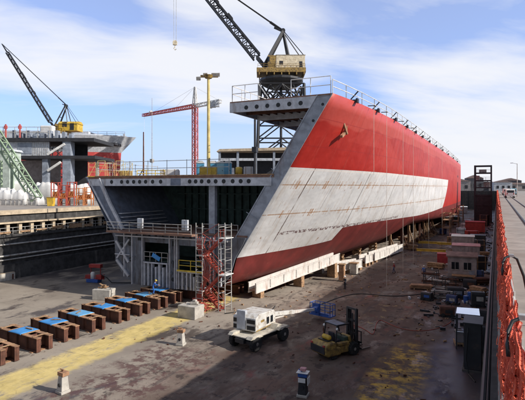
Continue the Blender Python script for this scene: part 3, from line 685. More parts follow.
# ------------------------------------------------------------------ white ramp girders along the hull
def girder_pair(pa, pb, h, label, ztop_a, ztop_b):
    pa, pb = Vector((pa[0],pa[1],0)), Vector((pb[0],pb[1],0)); d = pb-pa; L = d.length; yaw = math.atan2(d.y, d.x)
    o = thing('ramp_girder', label, 'ramp', pa, yaw, 'white ramp girders laid along the hull')
    def z(x): return ztop_a + (ztop_b-ztop_a)*x/L
    m = MB()
    for s in (-.55, .55):
        m.add([(0,s-.05,z(0)-h),(L,s-.05,z(L)-h),(L,s-.05,z(L)),(0,s-.05,z(0)),(0,s+.05,z(0)-h),(L,s+.05,z(L)-h),(L,s+.05,z(L)),(0,s+.05,z(0))],
              [(0,1,2,3),(4,5,6,7),(0,1,5,4),(3,2,6,7),(0,3,7,4),(1,2,6,5)])
    m.build('side_panel', M['ramp_white'], o)
    m = MB(); m.bar((0,0,z(0)-h*.75),(L,0,z(L)-h*.75),1.0,.08); m.build('walkway', M['deck_rust'], o)
    m = MB(); n = max(2, int(L/2.6))
    for s in (-.64, .64):
        m.bar((0,s,z(0)-.05),(L,s,z(L)-.05),.08,.14); m.bar((0,s,z(0)-h+.06),(L,s,z(L)-h+.06),.08,.16)
    m.build('rib_rail', M['ramp_white'], o)
    m = MB()
    for i in range(n+1):
        x = .06+(L-.12)*i/n
        m.bb(x-.05,x+.05,-.66,-.605,z(x)-h+.15,z(x)-.13)
        m.bb(x-.04,x+.04,.605,.66,z(x)-h+.15,z(x)-.13)
    m.build('rib', M['rail_grey'], o)
    m = MB()
    for x in (L*.06, L*.5, L*.94):
        zb = z(x)-h
        if zb > .25: m.bb(x-.35,x+.35,-.7,.7,0,zb-.01)
    if m.v: m.build('support', M['timber'], o)
    return o
A = G(254,294,.0); 
girder_pair((-27.6,53.6),(-22.7,73.),1.3,'nearest and longest white ramp girder, rising from beside the stair tower',2.0,3.65)
girder_pair((-23.2,72.),(-21.2,81.),1.35,'second white ramp girder, lying lower behind the longest one',2.1,1.75)
girder_pair((-21.3,83.5),(-20.9,87.5),1.4,'short stub of white ramp girder between the two longer ones',2.0,1.9)
girder_pair((-20.9,88.8),(-18.8,106.),1.5,'farthest white ramp girder, pointing to the timber stacks',1.9,1.8)
for i, (px, py, w, h, l) in enumerate(((342,281,.8,2.4,'rust brown timber post under the near end of the second ramp girder'),(354,274,1.1,1.7,'pale concrete pier under the joint of the ramp girders'))):
    g = G(px,py); o = thing('support_post' if i == 0 else 'support_pier', l, 'post', g)
    m = MB(); m.box((0,0,h/2),(w,w,h)); m.build('shaft', M['rust_light'] if i == 0 else M['concrete'], o, bevel=.04); MB().box((0,0,h+.08),(w+.25,w+.25,.15)).build('cap', M['timber'], o); MB().box((0,0,.06),(w+.4,w+.4,.12)).build('foot', M['concrete_dark'], o)

# ------------------------------------------------------------------ stair tower at the open end
g = Vector((-29.05,47.55,0)); o = thing('stair_tower', 'scaffold stair tower with pale ladder frames and red stairs at the hull\'s open end', 'scaffold', g)
H = 9.9
for s, x, z0, z1 in ((0,-1.95,.3,H),(1,1.05,.0,H)):
    m = MB()
    for y in (-1.05, .35):
        if y > 0 and s == 0: continue
        m.tube((x,y-.3,z0),(x,y-.3,z1),.05,6); m.tube((x+.85,y-.3,z0),(x+.85,y-.3,z1),.05,6)
        z = z0+.35
        while z < z1: m.tube((x,y-.3,z),(x+.85,y-.3,z),.035,6); z += .62
    z = .8
    while z < z1:
        for xx in (x, x+.85): m.tube((xx,-1.35,z),(xx,.05 if s else -1.0,z),.03,6)
        z += 1.24
    m.build('ladder_frame', M['galvanised'], o)
for i, z in enumerate((2.1,4.1,6.1,8.2)):
    m = MB(); m.bb(1.0 if i % 2 else -2.0, 2.0 if i % 2 else -1.0, -1.3,.4,z,z+.07); m.build('landing', M['white_paint'], o)
    a, b = (Vector((-1.1,-1.0,z-2.05)), Vector((1.1,-1.0,z))) if i % 2 else (Vector((1.1,-1.0,z-2.05)), Vector((-1.1,-1.0,z)))
    m = MB()
    for dy in (0, .75):
        v = Vector((0,dy,0)); m.bar(a+v, b+v, .06,.22); m.bar(a+v+Vector((0,0,1.)), b+v+Vector((0,0,1.)), .05)
        for t in (0,.33,.66,1): m.bar(a+v+(b-a)*t, a+v+(b-a)*t+Vector((0,0,1.)), .045)
    for k in range(9): p = a+(b-a)*(k+.5)/9; m.box(p+Vector((0,.37,.06)),(.24,.72,.035))
    m.build('stair_flight', M['scaffold_red'], o)
m = MB()
for k in range(8):
    z = k*1.2+.3; s = 1 if k % 2 else -1
    m.tube((-1.1*s,-1.36,z),(1.1*s,-1.36,z+1.2),.03,6)
m.build('brace', M['scaffold_red'], o)
# red hoses tangled at its foot
o = thing('hose_tangle', 'tangle of red hoses heaped on the floor at the foot of the stair tower', 'hose', (-29.9,46.0,0))
m = MB(); random.seed(3)
for k in range(16):
    pts = []; x, y = random.uniform(-1,.6), random.uniform(-.6,.4); a = random.uniform(0,6)
    for i in range(22): a += random.uniform(-.9,1.3); x += .22*math.cos(a)-x*.03; y += .22*math.sin(a)-y*.05; pts.append((x*(1-k*.03),y*(1-k*.03),.06+.07*k+random.random()*.14))
    m.path(pts,.05,6)
m.build('hose', M['scaffold_red'], o)
o = thing('hose_bundle', 'red hoses hanging down the front of the hull to the foot of the stair tower', 'hose', (-30.3,46.5,0))
m = MB()
for k in range(6):
    x = k*.18-.2; m.path([(x-1.2+.1*k,.65,8.2),(x-.9,.45,7.3),(x-.2+.1*k,.2,5.6),(x+.3,.1,4.2),(x-.1*k,-.1,2.4),(x-.7,-.3,1.),(x-1.0-.1*k,-.5,.1)],.055,6)
m.build('hose', M['scaffold_red'], o)

# ------------------------------------------------------------------ loose things on the dock floor, left and centre
def conc_block(name, label, g, dims, yaw, top):
    o = thing(name, label, 'block', g, yaw)
    MB().box((0,0,dims[2]/2),dims).build('body', M['concrete'], o, bevel=.06)
    m = MB(); random.seed(int(g.x*10))
    if top == 'wood':
        for k in range(5): m.box((random.uniform(-.5,.5),random.uniform(-.3,.3),dims[2]+.09+.11*k),(random.uniform(.7,1.3),.2,.1),random.uniform(-.8,.8))
        m.build('timber_offcut', M['timber'], o)
    elif top == 'lump':
        m.box((.3,.2,dims[2]+.16),(.8,.6,.3),.3); m.box((.35,.2,dims[2]+.42),(.4,.4,.22),.1); m.build('stone_lump', M['concrete'], o, bevel=.06)
    m = MB()
    for s in (-.55,.55): m.path([(s*dims[0]/1.6,0,dims[2]-.02),(s*dims[0]/1.6,.06,dims[2]+.12),(s*dims[0]/1.6,.16,dims[2]-.02)],.025,6)
    m.build('lifting_eye', M['rust_steel'], o)
    return o
conc_block('concrete_block', 'big pale concrete block with a smaller lump on top, beside the yellow strip', G(191,317), (2.3,1.7,1.35), -.05, 'lump')
conc_block('concrete_block', 'pale concrete block topped with timber offcuts behind the row of keel blocks', G(104,299), (2.4,1.5,1.3), .25, 'wood')
def pedestal(label, g, h, tarp=None):
    o = thing('service_post', label, 'post', g, random.uniform(-.2,.2))
    MB().prism([(-.36,-.36),(.36,-.36),(.36,.36),(-.36,.36)],'z',0,.18).build('foot', M['concrete'], o, bevel=.03)
    m = MB(); m.add([(-.3,-.3,.18),(.3,-.3,.18),(.3,.3,.18),(-.3,.3,.18),(-.22,-.22,h*.75),(.22,-.22,h*.75),(.22,.22,h*.75),(-.22,.22,h*.75)],[(0,1,2,3),(4,5,6,7),(0,1,5,4),(1,2,6,5),(2,3,7,6),(3,0,4,7)])
    m.build('shaft', M['concrete'] if tarp != 'dark' else M['black_steel'], o, bevel=.03)
    m = MB(); m.box((0,.02,h*.75+.14),(.62,.5,.26)); m.tube((-.1,0,h*.75+.27),(-.1,0,h),.06,8); m.tube((-.3,0,h),(.12,0,h),.05,8); m.build('valve_box', M['rust_light'] if tarp != 'dark' else M['blue_paint'], o, bevel=.02)
    MB().lathe([(.13,-.03),(.13,.0)],(.0,-.29,h*.38),'y',12).build('outlet', M['black_steel'], o)
    if tarp == 'dark':
        m = MB(); m.box((0,0,h*.75+.3),(.8,.62,.05)); m.box((.39,0,h*.62),(.04,.6,.5)); m.box((0,-.33,h*.66),(.5,.04,.3)); m.build('cover', M['white_paint'], o, bevel=.02)
        m = MB(); m.box((.02,0,h+.06),(.42,.34,.2)); m.build('lid', M['roof_pink'], o, bevel=.05)
pedestal('concrete service post at the bottom left edge of the yellow strip', G(63,392.5), 1.55)
pedestal('concrete service post on bare floor between yellow strip and white boom lift', G(181,345), 1.5)
pedestal('dark service post with blue and white cover at the bottom edge, before the forklift', G(303,396), 1.75, 'dark')
# red pump set by the left wall
o = thing('pump_set', 'red pump set with a white cylinder and blue base, by the left dock wall', 'pump', G(94,282), .2)
m = MB(); m.box((0,0,.25),(1.9,1.1,.45)); m.build('base', M['blue_paint'], o, bevel=.03)
m = MB(); m.box((-.9,.2,.75),(.9,.8,.55)); m.box((.95,.1,.8),(.9,.9,.65)); m.bar((-1.6,0,.52),(1.7,0,.52),.3,.1); m.box((.1,.3,2.35),(1.9,.7,.5)); m.tube((-.7,.3,.5),(-.7,.3,2.1),.07); m.tube((.9,.3,.5),(.9,.3,2.1),.07); m.build('motor_housing', M['red_oxide'], o, bevel=.05)
m = MB(); m.lathe([(.05,.45),(.3,.5),(.32,1.3),(.2,1.5),(.05,1.52)],(-.15,-.1,0)); m.build('cylinder', M['white_paint'], o, smooth=True)
m = MB(); m.path([(1.2,0,1.2),(2.2,-.3,.9),(3.2,-.4,.15),(6,.5,.1)],.08); m.build('hose', M['hose_black'], o)
for i, (p0, p1, l) in enumerate(((G(-14,284),G(13,279),'low pale concrete kerb block at the left picture edge, under the dock wall'),(G(15,277),G(44,270),'low concrete kerb block, middle one of three under the dock wall'),(G(46,269.5),G(66,265),'low concrete kerb block, farthest of three under the dock wall'))):
    c = (p0+p1)/2; d = p1-p0; o = thing('kerb_block', l, 'block', c, math.atan2(d.y,d.x), 'kerb blocks under the left dock wall')
    MB().box((0,0,.55),(d.length,1.1,1.1)).build('body', M['concrete'], o, bevel=.06); MB().box((0,-.02,1.14),(d.length*.96,1.0,.07)).build('cap', M['coping'], o)
    m = MB(); m.box((d.length*.4,-.58,.5),(.25,.05,.8)); m.build('post', M['rust_steel'], o)

# scraps, dunnage and cut-offs lying about
def scrap(name, label, n, mat, x0, x1, y0, y1, big):
    random.seed(n); m = MB()
    for k in range(n):
        x = random.uniform(x0,x1); y = y0+(y1-y0)*random.random()**1.3; h = random.uniform(.03,.2)*big; L = random.uniform(.08,.8)*big*random.random()**.5
        m.box((x,y,h/2+.004),(L,random.uniform(.06,.2)*big,h),random.uniform(0,3.1))
    tag(m.build(name, mat), label, None, None, 'stuff')
scrap('scrap_litter','small rusty scrap and cut-offs scattered over the dock floor',330,M['rust_steel'],-36,-2,33,130,.62)
scrap('timber_litter','small pale timber cut-offs and dunnage scattered over the dock floor',260,M['timber'],-30,-2,46,140,.8)
scrap('scrap_litter','dark scrap heaped along the foot of the right dock wall',420,M['black_steel'],-7.5,-.4,50,220,1.5)
scrap('scrap_litter','mixed pale scrap among the clutter along the right dock wall',160,M['panel_grey'],-10,-.6,62,220,1.7)
o = thing('floor_hose','long black hose snaking across the dock floor from the stair tower toward the cabin','hose',(-27,44,0)); random.seed(9); pts = []
for k in range(40): t = k/39; pts.append((18*t+1.3*math.sin(t*7),24*t+2.2*math.sin(t*11+1),.05))
MB().path(pts,.05,6).build('hose', M['hose_black'], o, smooth=True); MB().tube((18.6,23.6,.05),(19.2,24.0,.08),.09,8).build('coupling', M['rust_light'], o)
o = thing('floor_cable','thin red cable lying in loops on the floor behind the forklift','cable',(-14,46,0)); pts = []
for k in range(50): t = k/49; pts.append((9*t+1.5*math.sin(t*9),6*t+1.8*math.cos(t*13),.03))
MB().path(pts,.03,5).build('cable', M['scaffold_red'], o, smooth=True); MB().box((.2,1.8,.1),(.3,.2,.2),.4).build('plug', M['hose_black'], o)
# ------------------------------------------------------------------ boom lift
o = thing('boom_lift', 'white self-propelled boom lift with its blue basket stretched out low', 'boom lift', (-19.15,38.75,0), -.25)
def wheel(parent, c, r, w, axis='x'):
    m = MB(); m.lathe([(r*.62,-w/2),(r*.93,-w/2),(r,-w*.32),(r,w*.32),(r*.93,w/2),(r*.62,w/2)], c, axis, 24)
    for k in range(18):
        a = k*2*PI/18; m.box(Vector(c)+Vector((0,math.cos(a)*r,math.sin(a)*r)),(w*.8,.08,.05),Matrix.Rotation(a,3,'X'))
    t = m.build('wheel', M['tyre'], parent)
    m = MB(); m.lathe([(r*.6,-w*.4),(r*.6,w*.4)], c, axis, 18); m.lathe([(r*.25,-w*.52),(r*.25,w*.52)], c, axis, 10)
    for k in range(6):
        a = k*PI/3
        for s in (-1,1): m.lathe([(.04,-.02),(.04,.02)], Vector(c)+Vector((s*w*.42,math.cos(a)*r*.42,math.sin(a)*r*.42)), axis, 6)
    m.build('rim', M['wheel_rim'], t)
for x in (-1.25, 1.15):
    for y in (-1.9, 1.9): wheel(o, (x,y,.62), .62, .45)
m = MB(); m.bb(-.85,.75,-2.3,2.4,.55,1.0); m.bb(-1.2,1.1,-2.05,-1.75,.5,.8); m.bb(-1.2,1.1,1.75,2.05,.5,.8); m.bb(-.55,.5,2.4,2.75,.6,.9); m.build('chassis', M['black_steel'], o, bevel=.04)
m = MB(); m.bb(-1.0,1.0,-2.45,2.5,1.0,1.1); m.prism([(2.2,1.1),(2.2,1.35),(1.5,1.5),(1.1,1.1)],'x',-.9,.9)
for y in (-1.9,1.9): m.prism([(y-.8,1.1),(y-.55,1.33),(y+.55,1.33),(y+.8,1.1)],'x',.75,1.35); m.prism([(y-.8,1.1),(y-.55,1.33),(y+.55,1.33),(y+.8,1.1)],'x',-1.4,-.9)
m.build('deck_plate', M['deck_beige'], o, bevel=.02)
tm = rz(.16); off = Vector((-.92,.35,0))
class TB(MB):
    def build(s, *a, **k):
        s.v = [tm @ v + off for v in s.v]; return MB.build(s, *a, **k)
m = TB(); m.lathe([(.7,1.1),(.7,1.3)],(.4,0,0),'z',20); m.build('slew_ring', M['black_steel'], o)
m = TB(); m.prism([(-1.75,1.3),(-1.75,2.45),(-1.1,2.75),(1.5,2.6),(1.75,2.2),(1.75,1.3)],'x',-1.2,1.2); hs = m.build('turret_hood', M['lift_white'], o, bevel=.05)
m = TB(); m.bb(-.75,.15,-1.83,-1.78,1.4,3.05); m.bb(-.75,.15,-1.8,-1.5,2.7,3.05); m.build('counterweight_panel', M['panel_grey'], o, bevel=.03)
m = TB()
for x0, x1 in ((-1.15,-.82),(.28,1.12)):
    for z0, z1 in ((1.42,1.78),(1.98,2.32)): m.bb(x0,x1,-1.785,-1.752,z0,z1)
for y0, y1 in ((.1,.5),(.8,1.2)): m.bb(1.203,1.235,y0,y1,1.6,2.2)
m.build('vent', M['dark_glass'], hs)
m = TB(); m.bb(1.203,1.22,-1.5,-.2,1.45,1.52); m.build('trim', M['rail_grey'], hs)
m = TB(); m.path([(.7,1.76,2.0),(.5,2.3,2.3),(.2,2.9,2.2),(.1,3.6,2.35)],.05,6); m.path([(.5,1.76,1.9),(.4,2.4,2.1),(.2,3.1,2.0)],.04,6); m.bb(.6,1.0,1.76,1.95,1.5,2.1); m.build('hydraulic_hose', M['hose_black'], o)
m = TB(); m.bb(1.203,1.215,-1.7,1.6,1.33,1.42); m.bb(1.203,1.215,-.9,-.3,1.95,2.15); m.build('warning_band', M['ochre_paint'], hs)
m = MB(); m.bb(-.6,.4,-2.62,-2.3,.6,.95); m.bar((-.9,-2.3,.75),(.8,-2.3,.75),.12); m.build('tow_bar', M['black_steel'], o)
# boom: two telescoping box sections, jib head, basket
b0 = Vector((-.5,-.2,2.35)); bj = Vector((.05,8.6,1.35)); dd = (bj-b0)
m = MB(); m.bar(b0,b0+dd*.62,.32,.36); m.build('boom', M['lift_white'], o, bevel=.02)
m = MB(); m.bar(b0+dd*.60,bj,.22,.26); m.bar(b0+Vector((0,2.2,-.75)),b0+dd*.45+Vector((0,0,-.25)),.16); m.build('boom_extension', M['ramp_white'], o)
m = MB(); m.box(bj+Vector((0,.2,-.1)),(.4,.6,.6)); m.tube(bj+Vector((-.3,.1,-.05)),bj+Vector((.3,.1,-.05)),.22,14); m.build('jib_head', M['blue_paint'], o)
bc = bj+Vector((.1,1.35,-.75)); m = MB(); w_, d_ = 1.25,.5
m.box(bc+Vector((0,0,-.04)),(w_*2+.1,d_*2+.1,.1)); m.box(bc+Vector((0,-d_,.12)),(2.2,.04,.24))
m.build('basket_floor', M['blue_paint'], o)
m = MB(); m.rail([bc+Vector(v) for v in ((-w_,-d_,0),(w_,-d_,0),(w_,d_,0),(-w_,d_,0),(-w_,-d_,0))],1.15,.62,.035,(.5,1.)); m.box(bc+Vector((-.5,-d_+.1,.85)),(.7,.3,.5)); m.bar(bc+Vector((-.1,-d_-.1,0)),bc+Vector((-.1,-d_-.1,1.2)),.14); m.build('basket_rail', M['blue_paint'], o)

# ------------------------------------------------------------------ forklift
o = thing('forklift', 'yellow forklift with raised black mast and overhead guard, seen from behind', 'forklift', (-12.1,38.9,0), -.53)
for x in (-.85,.85): wheel(o,(x,1.15,.52),.52,.42)
for x in (-.75,.75): wheel(o,(x,-1.0,.42),.42,.34)
m = MB(); m.prism([(-2.0,.55),(-2.0,1.15),(-1.75,1.4),(-.9,1.45),(-.75,1.0),(-.3,.9),(-.3,.3),(-1.7,.3)],'x',-.98,.98); m.build('counterweight', M['ochre_paint'], o, bevel=.12)
m = MB(); m.bb(-.8,.8,-.32,1.5,.35,.95); m.bb(-.85,-.5,-.5,.7,.95,1.2); m.bb(.5,.85,-.5,.7,.95,1.2); m.prism([(.9,.95),(.75,1.55),(1.1,1.55),(1.4,.95)],'x',-.7,.7); m.build('body', M['ochre_paint'], o, bevel=.04)
m = MB(); m.bb(-.85,.85,-2.06,-1.97,.58,1.12); m.bb(-.6,.6,-1.5,-.9,1.452,1.5); m.build('grille', M['black_steel'], o)
m = MB(); m.tube((-.62,-.85,1.3),(-.62,-.85,2.2),.05,8); m.tube((-.62,-.85,1.9),(-.62,-.85,2.15),.075,8); m.build('exhaust_pipe', M['rust_steel'], o)
m = MB(); m.bb(-.6,.6,.35,.75,.96,1.5); m.bb(-.85,-.52,-.45,.7,1.205,1.3); m.build('dashboard', M['green_dark'], o)
for x in (-.75,.75): MB().bb(x-.1,x+.1,-2.06,-1.98,1.16,1.28).build('tail_light', M['red_box'], o)
m = MB()
for x in (-.35,-.2,.2,.35): m.path([(x,1.7,.6),(x,1.66,2.0),(x,1.72,3.2)],.025,5)
m.build('hydraulic_hose', M['hose_black'], o)
m = MB(); m.bb(-.35,.35,-.45,.2,1.0,1.3); m.box((0,-.5,1.62),(.66,.16,.7),Matrix.Rotation(.15,3,'X')); m.build('seat', M['cloth_dark'], o, bevel=.05)
m = MB(); m.lathe([(.03,-.46),(.14,-.44),(.2,-.36),(.2,.36),(.14,.44),(.03,.46)],(.1,-1.15,1.68),'x',16); m.build('gas_tank', M['yellow_paint'], o, smooth=True)
m = MB()
for x in (-.72,.72):
    m.bar((x,-.75,1.0),(x,-.55,2.62),.09); m.bar((x,1.15,1.0),(x,.75,2.62),.09); m.bar((x,-.6,2.62),(x,.8,2.62),.1)
for i in range(7): y = -.6+i*.233; m.bar((-.72,y,2.64),(.72,y,2.64),.05)
m.build('overhead_guard', M['black_steel'], o)
m = MB(); m.bb(-.74,.74,-.6,.35,2.68,2.71); m.build('roof_sheet', M['blue_grey_steel'], o)
m = MB(); m.tube((0,.7,1.3),(0,.45,1.75),.03); m.lathe([(.2,-.02),(.2,.02)],(0,.42,1.78),'z',16); m.build('steering_wheel', M['black_steel'], o)
m = MB()
for x in (-.52,.52): m.bb(x-.1,x+.1,1.72,1.92,.15,3.65); m.bb(x*.7-.07,x*.7+.07,1.93,2.05,.2,3.6)
for z in (.4,1.5,2.6,3.6): m.bb(-.55,.55,1.74,1.9,z-.09,z+.09)
m.tube((.0,1.85,.3),(.0,1.85,3.2),.08); m.build('mast', M['black_steel'], o)
m = MB(); m.bb(-.85,.85,2.06,2.14,.25,.4); m.bb(-.85,.85,2.06,2.14,.75,.9)
for i in range(5): x = -.8+i*.4; m.bb(x-.03,x+.03,2.07,2.13,.9,1.7)
m.bb(-.85,.85,2.06,2.14,1.7,1.78)
for x in (-.45,.45): m.bb(x-.08,x+.08,2.15,2.22,.1,.9); m.bb(x-.08,x+.08,2.15,3.5,.08,.14)
m.build('fork_carriage', M['black_steel'], o)
for x in (-.8,.8): MB().lathe([(.11,0),(.09,-.07)],(x,-.62,2.4),'y',12).build('lamp', M['white_paint'], o)

# ------------------------------------------------------------------ people
def person(label, loc, yaw, pose, shirt, trousers, hat, cap=True):
    """skeleton grown with a Skin modifier into one continuous body; joints in metres"""
    J = dict(pelvis=(0,0,.95), belly=(0,.0,1.1), chest=(0,.0,1.33), neck=(0,.01,1.50), head0=(0,.03,1.58), head=(0,.04,1.66), crown=(0,.03,1.76))
    for s, k in ((-1,'l'),(1,'r')):
        J.update({k+'hip':(s*.10,0,.9), k+'knee':(s*.11,.02,.5), k+'ankle':(s*.11,-.02,.1), k+'heel':(s*.11,-.05,.05), k+'toe':(s*.13,.16,.05),
                  k+'sh':(s*.19,0,1.42), k+'el':(s*.25,-.02,1.14), k+'wr':(s*.26,.08,.9), k+'palm':(s*.26,.1,.81)})
    J.update(pose)
    RAD = dict(pelvis=.15, belly=.14, chest=.165, neck=.06, head0=.075, head=.10, crown=.075, hip=.10, knee=.07, ankle=.052, heel=.05, toe=.042, sh=.075, el=.052, wr=.036, palm=.04)
    names = list(J); idx = {n: i for i, n in enumerate(names)}
    E_ = [('pelvis','belly'),('belly','chest'),('chest','neck'),('neck','head0'),('head0','head'),('head','crown')]
    for k in 'lr': E_ += [('pelvis',k+'hip'),(k+'hip',k+'knee'),(k+'knee',k+'ankle'),(k+'ankle',k+'heel'),(k+'ankle',k+'toe'),('chest',k+'sh'),(k+'sh',k+'el'),(k+'el',k+'wr'),(k+'wr',k+'palm')]
    me = bpy.data.meshes.new('tmp'); me.from_pydata([Vector(J[n]) for n in names], [(idx[a],idx[b]) for a, b in E_], [])
    to = bpy.data.objects.new('tmp', me); col.objects.link(to); sk = to.modifiers.new('s','SKIN'); sk.use_smooth_shade = True
    for n in names:
        r = RAD.get(n, RAD.get(n[1:], .06)); me.skin_vertices[0].data[idx[n]].radius = (r, r*.82 if n in ('chest','belly','pelvis') else r)
        me.skin_vertices[0].data[idx[n]].use_root = n == 'pelvis'
    sb = to.modifiers.new('b','SUBSURF'); sb.levels = sb.render_levels = 1
    dg = bpy.context.evaluated_depsgraph_get(); bm_ = bpy.data.meshes.new_from_object(to.evaluated_get(dg))
    bpy.data.objects.remove(to); 
    # fingers, nose and ears join the same mesh
    b = bmesh.new(); b.from_mesh(bm_)
    x = MB()
    for k, s in (('l',-1),('r',1)):
        wv, pv = Vector(J[k+'wr']), Vector(J[k+'palm']); d = (pv-wv).normalized(); a = d.cross(Vector((0,1,.3))).normalized(); c = d.cross(a)
        for i in range(4):
            st = pv + a*(-.03+.02*i) + d*.02; L = (.07,.085,.08,.06)[i]
            x.path([st, st+d*L*.55+c*.008, st+d*L+c*.03], [.011,.010,.008], 6)
        st = pv - a*.035 - d*.02; x.path([st, st-a*.03+d*.03, st-a*.035+d*.065], [.012,.011,.008], 6)
    hd = Vector(J['head']); fwd = Vector((0,1,0)) if 'face' not in pose else Vector(pose['face'])
    x.path([hd+fwd*.085+Vector((0,0,.03)), hd+fwd*.118+Vector((0,0,-.015))], [.012,.018], 6)
    sd = fwd.cross(Vector((0,0,1))).normalized()
    for s in (-1,1): x.ball(hd+sd*s*.098, (.015,.022,.032), 6, 4)
    vs = [b.verts.new(v) for v in x.v]
    for f in x.f: b.faces.new([vs[i] for i in f])
    b.to_mesh(bm_); b.free()
    for n in ('skin', shirt, trousers, 'boots'): bm_.materials.append(M[n])
    segs = [(Vector(J[a]),Vector(J[c]),a,c) for a, c in E_ if a in J]
    nv0 = len(bm_.vertices) - len(x.v)
    for p in bm_.polygons:
        p.use_smooth = True; c = p.center; best, bn = 9, None
        for u, w, a, e in segs:
            t = max(0, min(1, (c-u).dot(w-u)/max(1e-6,(w-u).length_squared))); dd_ = (c-(u+(w-u)*t)).length
            if dd_ < best: best, bn = dd_, (a, e, t)
        a, e, t = bn
        if p.vertices[0] >= nv0 or e in ('head0','head','crown') or (e == 'neck' and t > .75) or e.endswith('palm') or (e.endswith('wr') and t > .85): i = 0
        elif e.endswith(('heel','toe')) or (e.endswith('ankle') and t > .75): i = 3
        elif e.endswith(('hip','knee','ankle')) or (e == 'belly' and t < .3): i = 2
        else: i = 1
        p.material_index = i
    o = bpy.data.objects.new('person', bm_); col.objects.link(o); o.location = loc; o.rotation_euler = (0,0,yaw); bm_.name = 'person'
    tag(o, label, 'person')
    m = MB(); c = hd + Vector((0,0,.03)) - fwd*.01
    m.lathe([(.118,.0),(.122,.03),(.11,.09),(.07,.135),(.0,.15)], c, 'z', 14); m.box(c+fwd*.13+Vector((0,0,.01)),(.16,.1,.015) if abs(fwd.y) > .5 else (.1,.16,.015)); m.build('hard_hat', M[hat], o, smooth=True)
    m = MB()
    for s in (-1,1): m.ball(hd+fwd*.092+sd*s*.035+Vector((0,0,.025)), .011, 6, 4)
    m.build('eye', M['hair'], o); m = MB(); m.box(hd+fwd*.09+Vector((0,0,-.05)),(.045,.012,.01)); m.build('mouth', M['boots'], o)
    m = MB(); m.ball(hd-fwd*.025+Vector((0,0,.02)),(.103,.105,.085),10,6); m.build('hair', M['hair'], o, smooth=True)
    return o
bend = dict(belly=(0,.05,1.1), chest=(0,.17,1.31), neck=(0,.25,1.46), head0=(0,.29,1.52), head=(0,.33,1.59), crown=(0,.34,1.69),
    lsh=(-.19,.19,1.38), rsh=(.19,.19,1.38), lel=(-.25,.38,1.2), rel=(.25,.40,1.2), lwr=(-.2,.62,1.13), rwr=(.2,.64,1.15), lpalm=(-.18,.71,1.12), rpalm=(.18,.73,1.13),
    lknee=(-.13,.08,.5), rknee=(.13,.14,.51), lankle=(-.13,-.04,.1), rankle=(.14,.05,.1), lheel=(-.13,-.08,.05), rheel=(.14,.0,.05), ltoe=(-.15,.13,.05), rtoe=(.16,.22,.05))
person('worker in blue overalls and yellow hard hat standing on a keel block, arms reaching out', (-36.35,45.2,1.345), -1.0, bend, 'cloth_blue', 'cloth_blue', 'hat_yellow')
o = thing('plank', 'loose plank laid across the seventh keel block under the worker in blue', 'plank', (-36.3,45.15,1.242), -.15); MB().box((0,0,.05),(.75,1.5,.09)).build('board', M['timber'], o, bevel=.01)
m = MB(); m.box((0,-.6,.097),(.76,.06,.006)); m.build('end_cleat', M['rust_light'], o)
walk = dict(lknee=(-.11,.16,.52), lankle=(-.11,.16,.1), lheel=(-.11,.12,.05), ltoe=(-.12,.33,.05), rknee=(.11,-.02,.5), rankle=(.11,-.24,.13), rheel=(.11,-.29,.09), rtoe=(.12,-.08,.04), lel=(-.25,-.14,1.16), lwr=(-.25,-.08,.92), lpalm=(-.25,-.05,.83), rel=(.25,.06,1.15), rwr=(.24,.26,1.0), rpalm=(.24,.32,.93))
stand = dict(lel=(-.27,.05,1.15), lwr=(-.16,.26,1.1), lpalm=(-.1,.3,1.1), rel=(.27,-.02,1.14), rwr=(.27,.06,.9), rpalm=(.27,.08,.81))
person('worker in dark clothes standing alone in front of the ramp girders', G(345,289), 2.6, stand, 'cloth_dark', 'cloth_dark', 'hat_white')
person('worker in dark red jacket and blue trousers walking past the farthest ramp girder', G(394,273), 1.9, walk, 'cloth_red', 'cloth_navy', 'hat_white')
person('worker in blue jacket standing beside the dark scaffold racks', G(424,277), 2.9, stand, 'cloth_blue', 'cloth_navy', 'hat_white')

